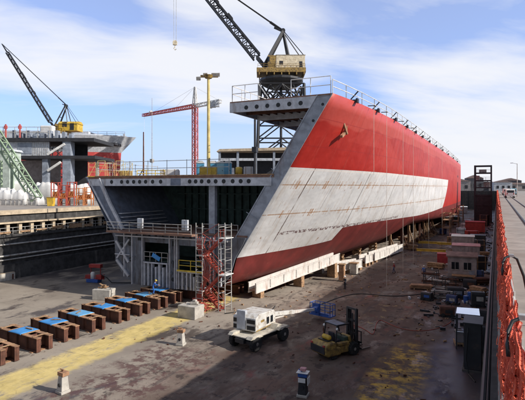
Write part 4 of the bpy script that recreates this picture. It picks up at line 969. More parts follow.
# ------------------------------------------------------------------ cranes
def whirley(name, label, loc, yaw, z0, zt, wb, wt, Rr, house, foot, tip, apex, mats, hook=None, deckw=None):
    """portal jib crane; local x runs along the jib. z0 base, zt turntable"""
    o = thing(name, label, 'crane', loc, yaw)
    dk, hm, dm = mats
    m = MB(); nb = 6
    for i in range(4):
        sx, sy = ((-1,-1),(1,-1),(1,1),(-1,1))[i]
        m.tube((sx*wb/2,sy*wb/2,z0),(sx*wt/2,sy*wt/2,zt),wt*.032,8)
    for k in range(nb):
        t0, t1 = k/nb, (k+1)/nb; w0, w1 = wb+(wt-wb)*t0, wb+(wt-wb)*t1; za, zb = z0+(zt-z0)*t0, z0+(zt-z0)*t1
        for i in range(4):
            c0 = ((-1,-1),(1,-1),(1,1),(-1,1))[i]; c1 = ((-1,-1),(1,-1),(1,1),(-1,1))[(i+1)%4]
            P = lambda c, w, z: Vector((c[0]*w/2,c[1]*w/2,z)); mid = (P(c0,w1,zb)+P(c1,w1,zb))/2
            m.tube(P(c0,w0,za),mid,wt*.017,6); m.tube(P(c1,w0,za),mid,wt*.017,6); m.tube(P(c0,w1,zb),P(c1,w1,zb),wt*.018,6)
    m.tube((0,0,z0),(0,0,zt),wt*.03,8)
    zb = zt-(zt-z0)/nb*.85; zc = zt-.3
    for k in range(12):
        a0, a1 = k*PI/6, (k+1)*PI/6; r0 = wt*.56
        m.tube((r0*math.cos(a0)*.92,r0*math.sin(a0)*.92,zc),(wt*.5*math.cos(a1),wt*.5*math.sin(a1),zb),wt*.02,6); m.tube((r0*math.cos(a1)*.92,r0*math.sin(a1)*.92,zc),(wt*.5*math.cos(a0),wt*.5*math.sin(a0),zb),wt*.02,6)
        m.tube((wt*.5*math.cos(a0),wt*.5*math.sin(a0),zb),(wt*.5*math.cos(a1),wt*.5*math.sin(a1),zb),wt*.022,6)
    m.build('lattice_tower', dk, o)
    m = MB()
    for sx in (-1,1):
        for sy in (-1,1): m.box((sx*wb/2,sy*wb/2,z0-.6),(wt*.2,wt*.1,1.2))
    m.build('travel_bogie', dk, o)
    zr = zt
    m = MB(); m.lathe([(Rr*.62,zr),(Rr*.92,zr+Rr*.16),(Rr,zr+Rr*.27),(Rr,zr+Rr*.36),(Rr*.8,zr+Rr*.42)],(0,0,0),'z',16); m.build('turntable', dk, o)
    hx0, hx1, hy, hz0, hz1 = house
    m = MB(); m.bb(-Rr*1.08,Rr*1.1,-hy-.5,hy+.5,hz0-Rr*.2,hz0-.05)
    for i in range(7): x = -Rr*1.0+i*Rr*.33; m.bb(x-.2,x+.2,-hy-.7,hy+.7,hz0-Rr*.32,hz0-Rr*.21)
    m.build('machinery_deck', dm, o)
    m = MB(); m.bb(hx0,hx1,-hy,hy,hz0,hz1); m.prism([(-hy-.2,hz1+.003),(hy+.2,hz1+.003),(hy*.4,hz1+.8),(-hy*.4,hz1+.8)],'x',hx0-.2,hx1+.2); hs = m.build('machinery_house', hm, o)
    m = MB()
    for k in range(4): x = hx0+(hx1-hx0)*(k+.5)/4
    m.bb(hx0+1,hx0+2.2,hy,hy+.06,hz0+.2,hz0+2.4); m.bb(hx1-2.6,hx1-1.2,hy,hy+.06,hz0+1.2,hz0+2.6); m.build('door', M['black_steel'], hs)
    fx, fz = foot
    m = MB(); m.bb(hx1+.2,hx1+Rr*.38,hy*.3,hy+.3,hz0,hz0+(hz1-hz0)*.95); cab = m.build('cab', dm, o)
    m = MB(); m.bb(hx1+Rr*.3,hx1+Rr*.38+.06,hy*.4,hy+.36,hz0+(hz1-hz0)*.45,hz0+(hz1-hz0)*.85); m.build('window', M['dark_glass'], cab)
    m = MB(); m.rail([(-Rr*1.05,hy+.4,hz0),(Rr*1.05,hy+.4,hz0)],1.4,2.2,.06); m.rail([(-Rr*1.05,-hy-.4,hz0),(Rr*1.05,-hy-.4,hz0)],1.4,2.2,.06); m.build('railing', dm, o)
    a = Vector((apex[0],0,apex[1])); w = hy*.75; aw = max(.6, Rr*.1)
    m = MB()
    for s in (-1,1):
        m.bar((fx-Rr*.05,s*w,fz),(a.x,s*aw,a.z),Rr*.11,Rr*.13); m.bar((hx0+(hx1-hx0)*.55,s*w,hz1-.5),(a.x,s*aw,a.z),Rr*.07)
        m.bar((hx0+.3,s*w,hz1),(a.x-.3,s*aw,a.z),Rr*.035)
    m.bar((fx-Rr*.05+(a.x-fx)*.5,-w*.6,(fz+a.z)/2),(fx-Rr*.05+(a.x-fx)*.5,w*.6,(fz+a.z)/2),Rr*.06)
    m.bar((a.x,-aw-.4,a.z),(a.x,aw+.4,a.z),Rr*.14); m.tube((a.x,-aw-.3,a.z+.3),(a.x,aw+.3,a.z+.3),Rr*.1,10); m.bar((a.x,0,a.z+.2),(a.x+Rr*.4,0,a.z+Rr*.2),Rr*.08)
    m.build('a_frame', dk, o)
    f = Vector((fx,0,fz)); tp = Vector((tip[0],0,tip[1])); L = (tp-f).length; d = (tp-f)/L; up = Vector((-d.z,0,d.x)); bw = Rr*.34
    m = MB(); p1 = f+d*L*.08; p2 = f+d*L*.9
    m.lattice(p1,p2,bw,bw*.75,Rr*.075,Rr*.035,max(10,int(L/(bw*1.05))),up=(0,1,0))
    for s in (-1,1): m.bar(f+Vector((0,s*bw*.45,0)),p1+Vector((0,s*bw*.45,0)),Rr*.12); m.bar(p2+Vector((0,s*bw*.3,0)),tp,Rr*.08)
    bo = m.build('boom', dk, o)
    m = MB(); q = f+d*L*.62+up*bw*.6; m.box(q,(Rr*.9,bw*.5,bw*.22),Matrix.Rotation(-math.atan2(d.z,d.x),3,'Y')); q = f+d*L*.42+up*bw*.6; m.box(q,(Rr*.3,bw*.8,bw*.3),Matrix.Rotation(-math.atan2(d.z,d.x),3,'Y')); m.build('sheave_box', dk, bo)
    m = MB()
    for s in (-1,1):
        for k in range(2): m.tube(a+Vector((0,s*(.3+.4*k),.4)),tp+Vector((0,s*(.2+.3*k),0)),Rr*.014,5)
    q = a+(tp-a)*.12; m.bar(a+Vector((0,0,.4)),q+Vector((0,0,.3)),Rr*.07,Rr*.1)
    m.build('pendant_line', dk, o)
    if hook:
        zl = hook
        m = MB()
        for s in (-1,1): m.tube(tp+Vector((s*.55,0,0)),Vector((tp.x+s*.45,0,zl+2)),.09,5)
        m.build('hoist_line', M['galvanised'], o)
        m = MB(); m.bb(tp.x-.8,tp.x+.8,-.5,.5,zl+.8,zl+2.2); m.lathe([(.9,-.3),(.9,.3)],(tp.x,0,zl+1.7),'y',14); m.path([(tp.x,0,zl+.9),(tp.x,0,zl),(tp.x+.5,0,zl-.6),(tp.x,0,zl-1.2),(tp.x-.5,0,zl-.8)],.18); m.build('hook_block', M['cream_paint'], o)
    return o
# main crane behind the hull (survey at 190 m)
tC = 190.; S = FP/tC; root = W(281,187,tC)
def cx(px): return (281-px)/S
def cz(py): return 14+(187-py)/S
yawC = math.pi+YAW
whirley('portal_crane','black and cream jib crane on a lattice tower, towering behind the upper deck',(root.x,root.y,0),yawC,QL+1.2,cz(88),19.5,16.8,cx(259),
    (cx(304),cx(276),4.6,cz(70.5),cz(58)),(cx(264),cz(66)),(cx(175),cz(-44)),(cx(283),cz(32)),(M['black_steel'],M['cream_paint'],M['ochre_paint']),hook=cz(47))
tL = 150.; S = FP/tL; root = W(58,187,tL)
def cx(px): return (58-px)/S
whirley('jib_crane','black jib crane with a yellow machinery house, behind the grey steel building',(root.x,root.y,0),yawC,QL+1.2,cz(141),7.5,5.6,2.9,
    (cx(80),cx(61.5),2.3,cz(131.5),cz(124.5)),(cx(55),cz(129)),(cx(2),cz(44)),(cx(66),cz(106)),(M['black_steel'],M['yellow_paint'],M['ochre_paint']))
# red and white tower crane in the distance
tM = 260.; base = W(195,187,tM); o = thing('tower_crane','slim red tower crane with a white cat head and long jib, far behind','crane',(base.x,base.y,QL))
S = FP/tM; zt = 14+(187-106)/S
m = MB(); m.lattice(base+Vector((0,0,QL-base.z)),Vector((base.x,base.y,zt)),2.2,2.2,.42,.2,22); m.build('mast', M['red_lattice'], o, world=True)
jt = W(143,114,296); ct = W(220.5,99.5,247); jr = Vector((base.x,base.y,zt)); jt.z = zt+.3; ct.z = zt+.3
m = MB(); m.lattice(jr,jt,1.9,1.3,.4,.18,26); m.build('jib', M['red_lattice'], o, world=True)
m = MB(); m.lattice(jr,ct,1.6,1.6,.35,.18,6); m.build('counter_jib', M['rail_white'], o, world=True)
m = MB(); d = (ct-jr); 
for t in (.6,.74,.88): m.box(jr+d*t-Vector((0,0,1.)),(2.2,2.6,3.2),YAW)
m.build('counterweight', M['panel_grey'], o, world=True)
ap = Vector((base.x,base.y,14+(187-87)/S)); m = MB(); m.lattice(jr,ap,2.,.6,.4,.2,4); m.build('cat_head', M['rail_white'], o, world=True)
m = MB(); m.tube(ap,jr+(jt-jr)*.35+Vector((0,0,.8)),.06,4); m.tube(ap,jr+(jt-jr)*.8+Vector((0,0,.6)),.06,4); m.tube(ap,ct,.07,4); q = jr+(jt-jr)*.97; m.tube(q,Vector((q.x,q.y,26)),.06,4); q = jr+(jt-jr)*.83; m.tube(q,Vector((q.x,q.y,34)),.05,4); m.build('tie_cable', M['rail_white'], o, world=True)
m = MB(); q = jr+(jt-jr)*.83+Vector((0,0,.9)); m.ball(q,1.2,10,6); m.build('trolley_drum', M['rail_white'], o, world=True)

# ------------------------------------------------------------------ gear standing on the lower deck of the hull
DZ = 15.385
def deck_at(px, t): p = W(px,187,t); return Vector((p.x,p.y,DZ))
c = deck_at(208.5,70); o = thing('flood_light_mast','tall yellow floodlight mast on a yellow base block, on the lower deck','light mast',c,YAW)
m = MB(); m.bb(-1.2,1.2,-.9,.9,0,1.55); m.bb(-.5,.5,-.95,-.901,.3,1.2); m.build('base_block', M['yellow_paint'], o, bevel=.05)
zt = 14+(187-77)/FP*70-DZ
m = MB(); m.tube((0,0,1.55),(0,0,zt),.26,10,.2); m.build('pole', M['pole_yellow'], o)
m = MB(); m.bar((-1.15,0,zt+.1),(1.4,0,zt+.1),.4,.3); m.lathe([(.5,zt-.2),(.75,zt+.25)],(0,0,0),'z',12); m.build('head_frame', M['ochre_paint'], o)
for x in (-1.45,-.45,.75,1.35): MB().box((x,-.1,zt+.3 if x > -1 else zt-.25),(.6,.4,.5),Matrix.Rotation(.4,3,'X')).build('lamp', M['rail_grey'], o)
TL = 'portable toilet in the row on the lower deck'
for i, (px, mt, l) in enumerate(((200.3,'toilet_blue','darker blue portable toilet, left of the yellow light mast on the lower deck'),(213.5,'toilet_blue','pale-topped blue portable toilet right behind the yellow light mast on the lower deck'),(220.6,'toilet_cyan','pale cyan portable toilet, second from the right in the deck row'),(228,'toilet_blue','blue portable toilet at the right end of the deck row'))):
    c = deck_at(px,74); o = thing('portable_toilet',l,'portable toilet',c,YAW+.05,'portable toilets on the lower deck')
    m = MB(); m.bb(-.58,.58,-.58,.58,.08,2.25); m.build('cabin', M[mt], o, bevel=.03)
    m = MB(); m.bb(-.64,.64,-.64,.64,2.251,2.36); m.prism([(-.6,2.361),(.6,2.361),(.35,2.62),(-.35,2.62)],'y',-.6,.6); m.build('roof', M['tarp_white'], o)
    m = MB(); m.bb(-.42,.42,-.62,-.583,.2,2.05); d = m.build('door', M[mt], o); MB().bb(.25,.34,-.66,-.622,1.05,1.2).build('handle', M['black_steel'], d)
    MB().bb(-.62,.62,-.62,.62,0,.079).build('skid', M['black_steel'], o)
c = deck_at(239,69); o = thing('yellow_winch','small rounded yellow winch drum on the lower deck, right of the blue toilets','winch',c,YAW)
m = MB(); m.lathe([(.3,-.5),(.62,-.45),(.68,0),(.62,.45),(.3,.5)],(0,0,.85),'x',14); m.build('drum', M['yellow_paint'], o, smooth=True); m = MB(); m.bb(-.6,.6,-.5,.5,0,.25); m.bb(-.62,-.5,-.3,.3,.25,1.2); m.bb(.5,.62,-.3,.3,.25,1.2); m.build('frame', M['black_steel'], o)
for px, w_, h_, mt, nm, l in ((170,2.6,1.2,'tarp_white','supply_crate','long white wrapped crate on the lower deck, left of the blue toilets'),(248.5,1.3,1.6,'tarp_white','supply_crate','narrow white crate on the lower deck beside the crane\'s dark leg'),(126,1.6,1.,'ochre_paint','supply_crate','ochre crate near the left end of the lower deck')):
    c = deck_at(px,68); o = thing(nm,l,'crate',c,YAW)
    MB().box((0,0,h_*.5),(w_,1.2,h_*.84)).build('box', M[mt], o, bevel=.08); m = MB()
    for s in (-1,1): m.box((s*w_*.3,0,.04),(.15,1.2,.078)); m.box((s*w_*.3,0,h_*.5),(.06,1.24,h_*.86))
    m.build('pallet_strap', M['timber'], o)
for i, (px, top, l, mt) in enumerate(((143.5,132,'dark slender post standing on the lower deck near its left end','rust_steel'),)):
    c = deck_at(px,72); h = 14+(187-top)/FP*72-DZ; o = thing('deck_post',l,'post',c)
    MB().tube((0,0,.1),(0,0,h),.12,8,.08).build('shaft', M[mt], o); m = MB(); m.lathe([(.4,0),(.4,.1)],(0,0,0)); m.bar((-.9,0,.1),(0,0,1.4),.1); m.build('foot', M['black_steel'], o)
# yellow handrail frames near the port corner
o = thing('guard_frame','ochre scaffold guard frames at the port corner of the lower deck','scaffold',deck_at(96,66),YAW)
m = MB()
for k in range(5):
    x = k*1.25-1; m.rail([(x,0,0),(x+1.,0,0)],1.9+.3*(k%2),1.,.035,(.35,.7,1.)); m.tube((x,0,0),(x+1,0,1.9),.03,5)
m.build('frame', M['pole_yellow'], o); m = MB(); m.bb(-1.2,6,-.1,.1,.0,.08); m.build('toe_board', M['yellow_paint'], o)
o = thing('hand_barrier','low yellow barrier rail along the edge of the lower deck','barrier',deck_at(137,66),YAW)
m = MB(); m.rail([(0,0,0),(3.8,0,0)],.9,1.3,.06,(.5,1.)); m.build('rail', M['rail_yellow'], o); m = MB(); m.bb(-.1,3.9,-.1,.1,0,.06); m.build('base', M['yellow_paint'], o)

# ------------------------------------------------------------------ left quay: steel building, white stacks, scaffold, far ship
tB = 118.; S = FP/tB; o0 = W(0,187,tB); o = thing('steel_building','open grey steel building with black floor slabs and white braces, beyond the left dock wall','building',(o0.x,o0.y,QL),YAW)
def bx(px): return px/S
def bz(py): return 14+(187-py)/S-QL
m = MB(); m.bb(bx(-30),bx(96),-1.5,14,bz(142),bz(138.5)); m.bb(bx(14),bx(97),-1.5,14,bz(159),bz(156)); m.build('floor_slab', M['slab_black'], o)
m = MB(); m.bb(bx(-30),bx(50),-.6,0,bz(156),bz(142.1)); wl = m.build('wall_panel', M['panel_grey'], o)
m = MB(); m.bb(bx(19),bx(33),-.68,-.603,bz(154),bz(143)); m.build('louvre', M['panel_blue_grey'], wl)
m = MB()
for k in range(9): x = bx(34)+k*bx(1.8); m.bb(x-.04,x+.04,-.66,-.603,bz(156),bz(142.2))
m.build('seam', M['rail_grey'], wl)
m = MB(); m.bb(bx(64.5),bx(72.5),-1.2,1.4,0,bz(142.1)); m.bb(bx(44),bx(49.5),-1.0,.6,0,bz(159.1)); m.bb(bx(15),bx(17.5),-1.0,.6,0,bz(159.1)); m.bb(bx(84),bx(86),8,9.5,0,bz(159.1)); m.build('column', M['panel_blue_grey'], o)
m = MB(); m.bar((bx(50),-1.3,bz(155)),(bx(67),-1.3,bz(144.5)),.55); m.bar((bx(50),-1.3,bz(171)),(bx(63),-1.3,bz(162.5)),.55); m.build('brace', M['rail_white'], o)
m = MB(); m.bb(bx(-6),bx(50),6,6.3,0,bz(159.1)); m.build('wall_panel', M['cabin_grey'], o)
m = MB(); m.bb(bx(49),bx(74),9,9.3,0,bz(142.1)); m.build('wall_panel', M['slab_black'], o)
m = MB()
for k in range(7): x = bx(19+k*4); m.box((x,3.5+random.random()*2,1+random.random()*2),(bx(2.6),1.5,2+random.random()*5))
m.build('stored_plate', M['rust_light'], o)
m = MB(); m.rail([(bx(-28),-1.4,bz(138.4)),(bx(52),-1.4,bz(138.4))],2.6,3.,.07,(.5,1.)); rl = m.build('railing', M['rail_grey'], o)
m = MB()
for px in (9,23): m.bar((bx(px),-1.5,bz(138.4)),(bx(px),-1.5,bz(125)),.3); m.box((bx(px),-1.5,bz(128)),(.8,.2,.8))
m.build('red_post', M['red_lattice'], o)
m = MB(); m.bb(bx(-20),bx(30),5,9,bz(138.4),bz(128.5)); m.bb(bx(30),bx(48),6,9,bz(138.4),bz(130)); m.prism([(5,bz(128.4)),(9,bz(128.4)),(9,bz(127))],'x',bx(-20),bx(30)); m.build('roof_house', M['panel_grey'], o)
m = MB()
for k in range(9): m.bb(bx(14+k*7),bx(17+k*7),-.8,.8,bz(138.4),bz(138.4)+1+random.random()*1.2)
m.build('roof_unit', M['panel_blue_grey'], o)
m = MB(); m.bb(bx(35),bx(48),2.5,4.5,bz(135),bz(124)); m.build('roof_tank', M['tarp_white'], o, bevel=.3)
# pale green conveyor truss and its post
a = W(2,143,100); b = W(37,181,96); o = thing('conveyor_truss','pale green lattice conveyor sloping down in front of the grey steel building','conveyor',(b.x,b.y,QL))
m = MB(); m.lattice(a+Vector((-5,0,5.2)),Vector((b.x,b.y,QL+1.2)),1.5,1.5,.28,.14,12); m.build('truss', M['green_truss'], o, world=True)
m = MB(); p = W(12,187,100); m.bar((p.x,p.y,QL),(p.x,p.y,cz(160)-1.5),.45); p = W(1,187,100); m.bar((p.x,p.y,QL),(p.x,p.y,19.5),.45); m.build('leg', M['green_truss'], o, world=True)
c = W(2,187,104); o = thing('green_shed','small pale green shed at the left picture edge, under the conveyor','shed',(c.x,c.y,QL),YAW)
m = MB(); m.bb(-4,1.6,0,5,0,11.4); m.build('wall', M['shed_pale'], o); m = MB(); m.prism([(-4.3,11.405),(2,11.405),(1.6,11.9),(-4,12.3)],'y',-.3,5.3); m.build('roof', M['panel_grey'], o); m = MB(); m.bb(-1.4,.2,-.06,-.003,0,3.2); m.build('door', M['panel_blue_grey'], o)
# white sheeted stacks
def tarp_stack(px, py, t, w, d, h, label):
    c = W(px,187,t); o = thing('sheeted_stack',label,'tarpaulin',(c.x,c.y,QL),YAW,'white sheeted stacks on the left quay')
    m = MB(); nx, ny = 26, 14; vs = []; rnd = Vector((px*.37,py*.21,t*.1))
    for i in range(nx+1):
        for j in range(ny+1):
            u, v = i/nx*2-1, j/ny*2-1; e = (1-abs(u)**5)*(1-abs(v)**5); n_ = mnoise.noise(Vector((u*1.8,v*1.5,0))+rnd)*.30+mnoise.noise(Vector((u*4,v*4,2))+rnd)*.10+abs(mnoise.noise(Vector((u*7,v*2,5))+rnd))*.05
            vs.append((u*w/2*(1+.06*n_),v*d/2,max(0,h*min(1,(e*1.15)**.5)*(.85+n_)) if e > 0 else 0))
    fs = [(i*(ny+1)+j,(i+1)*(ny+1)+j,(i+1)*(ny+1)+j+1,i*(ny+1)+j+1) for i in range(nx) for j in range(ny)]
    m.add(vs,fs); sh = m.build('sheet', M['tarp_white'], o, smooth=True); md = sh.modifiers.new('t','SOLIDIFY'); md.thickness = .05
    m = MB()
    for k in range(4): x = -w*.36+k*w*.24; m.bb(x-.06,x+.06,-d*.52,-d*.48,0,1.1)
    m.bb(-w*.45,w*.45,-d*.53,-d*.5,1.1,1.2); m.build('ground_frame', M['rail_grey'], o)
for a_ in ((7,196,96,4.2,3.,3.6,'white sheeted stack at the left picture edge on the quay, front row'),(20.5,195,96,3.4,3.,3.2,'white sheeted stack, middle one of the front row on the quay'),(33,196,97,3.6,3.,2.9,'white sheeted stack at the right end of the front row'),
           (12,182,108,9.,4.,6.4,'tallest white sheeted stack in the back row, left of the conveyor foot'),(46,186,104,5.5,4.,4.6,'white sheeted stack in the back row, behind the rust red frames'),(80,190,104,5,4.,4.2,'white sheeted stack behind the rust red frames, nearest the hull')):
    tarp_stack(*a_)
SHL = ['leftmost rust red scaffold frame on the left quay, beside a yellow bin','second rust red scaffold frame from the left on the quay','tallest rust red scaffold frame on the left quay','fourth rust red scaffold frame on the quay, left of the hull corner','rust red scaffold frame next to the hull corner on the quay']
for i, (px, h_) in enumerate(((56,4.5),(64,4.0),(72,4.6),(81,3.4),(89,3.6))):
    c = W(px,187,92+i*.5); o = thing('scaffold_frame',SHL[i],'scaffold',(c.x,c.y,QL),YAW,'rust red scaffold frames on the left quay')
    m = MB()
    for x in (-.65,.65):
        for y in (-.6,.6): m.bar((x,y,0),(x,y,h_),.16)
    for z in (h_*.35,h_*.7,h_*.98):
        for y in (-.6,.6): m.bar((-.65,y,z),(.65,y,z),.12)
        for x in (-.65,.65): m.bar((x,-.6,z),(x,.6,z),.12)
    m.build('frame', M['scaffold_red'] if i < 3 else M['scaffold_orange'], o)
    m = MB(); m.bb(-.7,.7,-.66,.66,h_*.36,h_*.4); m.bb(-.5,.4,-.4,.4,h_*.401,h_*.6); m.build('load', M['scaffold_orange'], o)
    m = MB(); m.bar((-.65,-.62,.2),(.65,-.62,h_*.7),.08); m.build('brace', M['scaffold_orange'], o)
c = W(51,187,91); o = thing('yellow_bin','small yellow bin on the left quay beside the rust red frames','bin',(c.x,c.y,QL),YAW)
m = MB(); m.prism([(-.5,0),(.5,0),(.65,1.6),(-.65,1.6)],'y',-.5,.5); m.build('bin', M['yellow_paint'], o, bevel=.04); m = MB(); m.bb(-.7,.7,-.56,.56,1.605,1.7); m.build('rim', M['ochre_paint'], o)
# far ship, bow to the right
tS = 205.; S = FP/tS; c = W(128,187,tS); o = thing('moored_ship','grey and red ship lying beyond the left quay, its raked bow to the right','ship',(c.x,c.y,QL),YAW)
def sx(px): return (px-128)/S
def sz(py): return 14+(187-py)/S-QL
def hullslab(m, z0, z1, x_st, xb0, xb1, hw0, hw1):
    n = 14; vs = []
    for (z, xb, hw) in ((z0,xb0,hw0),(z1,xb1,hw1)):
        for i in range(n+1): t = i/n; vs.append((x_st+(xb-x_st)*t, -hw*(1-max(0,(t-.62)/.38)**2.2)+12, z))
        for i in range(n, -1, -1): t = i/n; vs.append((x_st+(xb-x_st)*t, hw*(1-max(0,(t-.62)/.38)**2.2)+12, z))
    N = 2*(n+1); m.add(vs,[tuple(range(N-1,-1,-1)),tuple(range(N,2*N))]+[(k,(k+1)%N,N+(k+1)%N,N+k) for k in range(N)])
m = MB(); hullslab(m,sz(151),sz(134.5),-75,sx(113),sx(129),9.,11.); m.build('topside', M['ship_grey'], o)
m = MB(); hullslab(m,sz(194),sz(151)-.01,-75,sx(110),sx(113),8.,9.); m.build('red_hull', M['ship_red'], o)
m = MB(); hullslab(m,sz(134.5)+.01,sz(133),-75,sx(118),sx(119),10.,10.); m.build('bulwark', M['panel_grey'], o)
m = MB()
for px in (84,86,88,90,107.5,109.5,111.5,113.5): m.bb(sx(px)-.35,sx(px)+.35,12-11.05+ (0 if px < 100 else 0.25),13,sz(144.5),sz(142.3))
m.build('port_mark', M['slab_black'], o)
m = MB(); m.rail([(-70,4,sz(133)),(sx(118),10,sz(133))],1.6,4.,.08); m.build('railing', M['rail_grey'], o)
m = MB(); m.bb(sx(60),sx(84),5,19,sz(133),sz(130)); m.bar((sx(116),12,sz(133)),(sx(116),12,sz(131)),.8); m.build('deck_house', M['panel_grey'], o)
# shed with a broad roof behind the lower deck
tR = 150.; S = FP/tR; c = W(243,187,tR); o = thing('open_shed','open shed with a broad flat tan roof, behind the lower deck beside the crane tower','shed',(c.x,c.y,QL),YAW)
def hx(px): return (px-243)/S
def hz(py): return 14+(187-py)/S-QL
m = MB(); m.prism([(hx(217),hz(152)),(hx(300),hz(150.5)),(hx(300),hz(147.5)),(hx(220),hz(149.5))],'y',-2,14); m.build('roof', M['coping'], o)
m = MB(); m.bb(hx(220),hx(299),3,3.3,2,hz(152.2)); m.build('wall', M['slab_black'], o)
m = MB()
for px in (220,238,256,274,292): m.bb(hx(px)-.35,hx(px)+.35,-1.6,-1.,0,hz(152.2))
m.build('column', M['panel_blue_grey'], o); m = MB(); m.bb(hx(219),hx(299),-1.5,-1.2,hz(161),hz(158.5)); m.bb(hx(226),hx(234),-1,1,0,hz(168)); m.build('fascia', M['panel_grey'], o)
for i, (px, top, t, l) in enumerate(((152,98,190,'thin pale mast rising behind the left part of the lower deck'),(255,118,120,'dark pipe mast with a coupling box, left of the crane tower below the upper deck'))):
    c = W(px,187,t); o = thing('mast',l,'mast',(c.x,c.y,QL)); h = 14+(187-top)/FP*t-QL
    m = MB(); m.tube((0,0,0),(0,0,h),.2 if i == 0 else .32,8,.08 if i == 0 else .3); m.build('pole', M['rail_grey'] if i == 0 else M['black_steel'], o)
    m = MB(); m.box((0,0,h*.36 if i == 0 else h*.62),(1.2,1.2,1.4)); m.box((0,0,.15),(1.4,1.4,.3)); m.build('collar', M['rail_grey'] if i == 0 else M['black_steel'], o)

# ------------------------------------------------------------------ clutter along the right dock wall
g = G(462,279); o = thing('site_cabin','grey site cabin with two dark windows and a brown roof, under the right dock wall','cabin',(g.x,g.y,0),.06)
m = MB(); m.bb(-2.,2.,-1.6,1.9,.3,3.5); wl = m.build('wall', M['cabin_grey'], o)
m = MB(); m.prism([(-1.85,3.505),(2.1,3.505),(2.1,3.7),(.1,4.15),(-1.85,3.7)],'x',-2.2,2.2); m.build('roof', M['roof_brown'], o)
for x in (-.95,.75):
    m = MB(); m.bb(x-.5,x+.5,-1.66,-1.603,1.7,2.75); f = m.build('window', M['dark_glass'], wl)
    m = MB(); m.bb(x-.58,x+.58,-1.7,-1.662,1.6,1.7); m.bb(x-.03,x+.03,-1.69,-1.662,1.7,2.75); m.build('frame', M['rail_grey'], f)
m = MB(); m.bb(.95,1.7,-1.65,-1.603,.35,1.62); m.build('door', M['panel_blue_grey'], o); m = MB(); m.bb(-2.05,2.05,-1.5,1.8,0,.299); m.build('skid', M['black_steel'], o); m = MB(); m.bb(-1.4,1.8,-3.2,-1.7,.9,1.); m.bb(-1.4,-1.3,-3.1,-3.,0,.9); m.bb(1.6,1.7,-3.1,-3.,0,.9); m.build('bench', M['timber'], o)
def bin_(name, label, cat, px, py, dims, mt, yaw=0., lid=None, grp=None):
    g = G(px,py); o = thing(name,label,cat,(g.x,g.y,0),yaw,grp)
    w,d,h = dims; m = MB(); m.box((0,0,h/2+.08),(w,d,h-.16)); m.build('body', M[mt], o, bevel=.04)
    m = MB()
    n = max(3,int(w/.6))
    for i in range(n+1): x = -w/2+.05+(w-.1)*i/n; m.box((x,-d/2-.035,h/2+.08),(.08,.06,h-.3))
    for i in range(4): y = -d/2+.05+(d-.1)*i/3; m.box((-w/2-.035,y,h/2+.08),(.06,.08,h-.3))
    m.box((0,0,h+.03),(w+.14,d+.14,.1)) if lid is None else None
    m.build('rib', M[mt], o)
    if lid: m = MB(); m.prism([(-d/2-.12,h+.003),(d/2+.12,h+.003),(d/2+.12,h+.1),(0,h+.3),(-d/2-.12,h+.1)],'x',-w/2-.12,w/2+.12); m.build('roof', M[lid], o)
    m = MB()
    for s in (-.4,.4): m.box((s*w,0,.04),(.14,d,.078))
    m.build('skid', M['black_steel'], o)
bin_('container','white topped container farther back, behind the pink roofed container','container',463,249,(4.6,5.,3.),'cabin_grey',.05,'tarp_white')
bin_('container','pink roofed container right behind the grey site cabin','container',466,262,(4.6,4.4,3.2),'cabin_grey',.05,'roof_pink')
bin_('skip','red skip beside the grey site cabin, on its left','skip',444,264,(2.2,2.,1.9),'red_box',.1)
bin_('container','dull red container under the frame tower','container',475,232,(5.5,5.,3.2),'red_oxide',.05,'red_oxide')
bin_('container','low white roofed container on the dock floor left of the frame tower','container',458,213,(9.,8.,3.4),'cabin_grey',.1,'tarp_white')
bin_('skip','dark skip in front of the red container under the frame tower','skip',478,243,(3.5,3.,2.),'black_steel',0)
for i, (px, py, L, l) in enumerate(((431,253,5.6,'nearer yellow steel beam lying on trestles left of the red skip'),(432,245,6.,'farther yellow steel beam lying on trestles, behind the nearer one'),(447,246,4.2,'short yellow beam on trestles to the right of the farther yellow beam'))):
    g = G(px,py,.6); o = thing('steel_beam',l,'beam',(g.x,g.y,0),.1,'yellow beams on trestles')
    m = MB(); m.bb(-L/2,L/2,-.2,.2,.9,.96); m.bb(-L/2,L/2,-.2,.2,1.34,1.4); m.bb(-L/2,L/2,-.03,.03,.961,1.339); m.build('beam', M['yellow_paint'], o)
    m = MB()
    for s in (-.35,.35): m.bb(s*L-.1,s*L+.1,-.5,.5,.75,.895); m.bar((s*L,-.45,0),(s*L,-.3,.75),.1); m.bar((s*L,.45,0),(s*L,.3,.75),.1)
    m.build('trestle', M['timber'], o)
RL = ['dark pipe rack on the floor in front of the grey cabin, leftmost','dark pipe rack on the floor in front of the grey cabin, second','dark pipe rack on the floor in front of the grey cabin, third','dark pipe rack nearest the camera, in front of the grey cabin']
for i, (px, py) in enumerate(((431,284),(440,290),(449,287),(442,299))):
    g = G(px,py); o = thing('pipe_rack',RL[i],'rack',(g.x,g.y,0),random.uniform(-.3,.3),'dark pipe racks in front of the grey cabin')
    m = MB(); h = 2.1-.35*i
    for x in (-.9,.9):
        for y in (-.5,.5): m.bar((x,y,0),(x,y,h),.08)
    for z in (.2,h*.55,h): 
        for y in (-.5,.5): m.bar((-.9,y,z),(.9,y,z),.06)
        for x in (-.9,.9): m.bar((x,-.5,z),(x,.5,z),.06)
    m.bar((-.9,-.5,.2),(.9,-.5,h),.05); m.build('frame', M['black_steel'], o)
    m = MB()
    for k in range(6): z = .32+.12*(k//3)+(h*.5 if k % 2 else 0); m.tube((-1.3,-.3+.25*(k%3),z),(1.25,-.3+.25*(k%3),z+random.uniform(-.05,.1)),.07,8)
    m.build('pipe', M['rail_grey'] if i % 2 else M['rust_steel'], o)
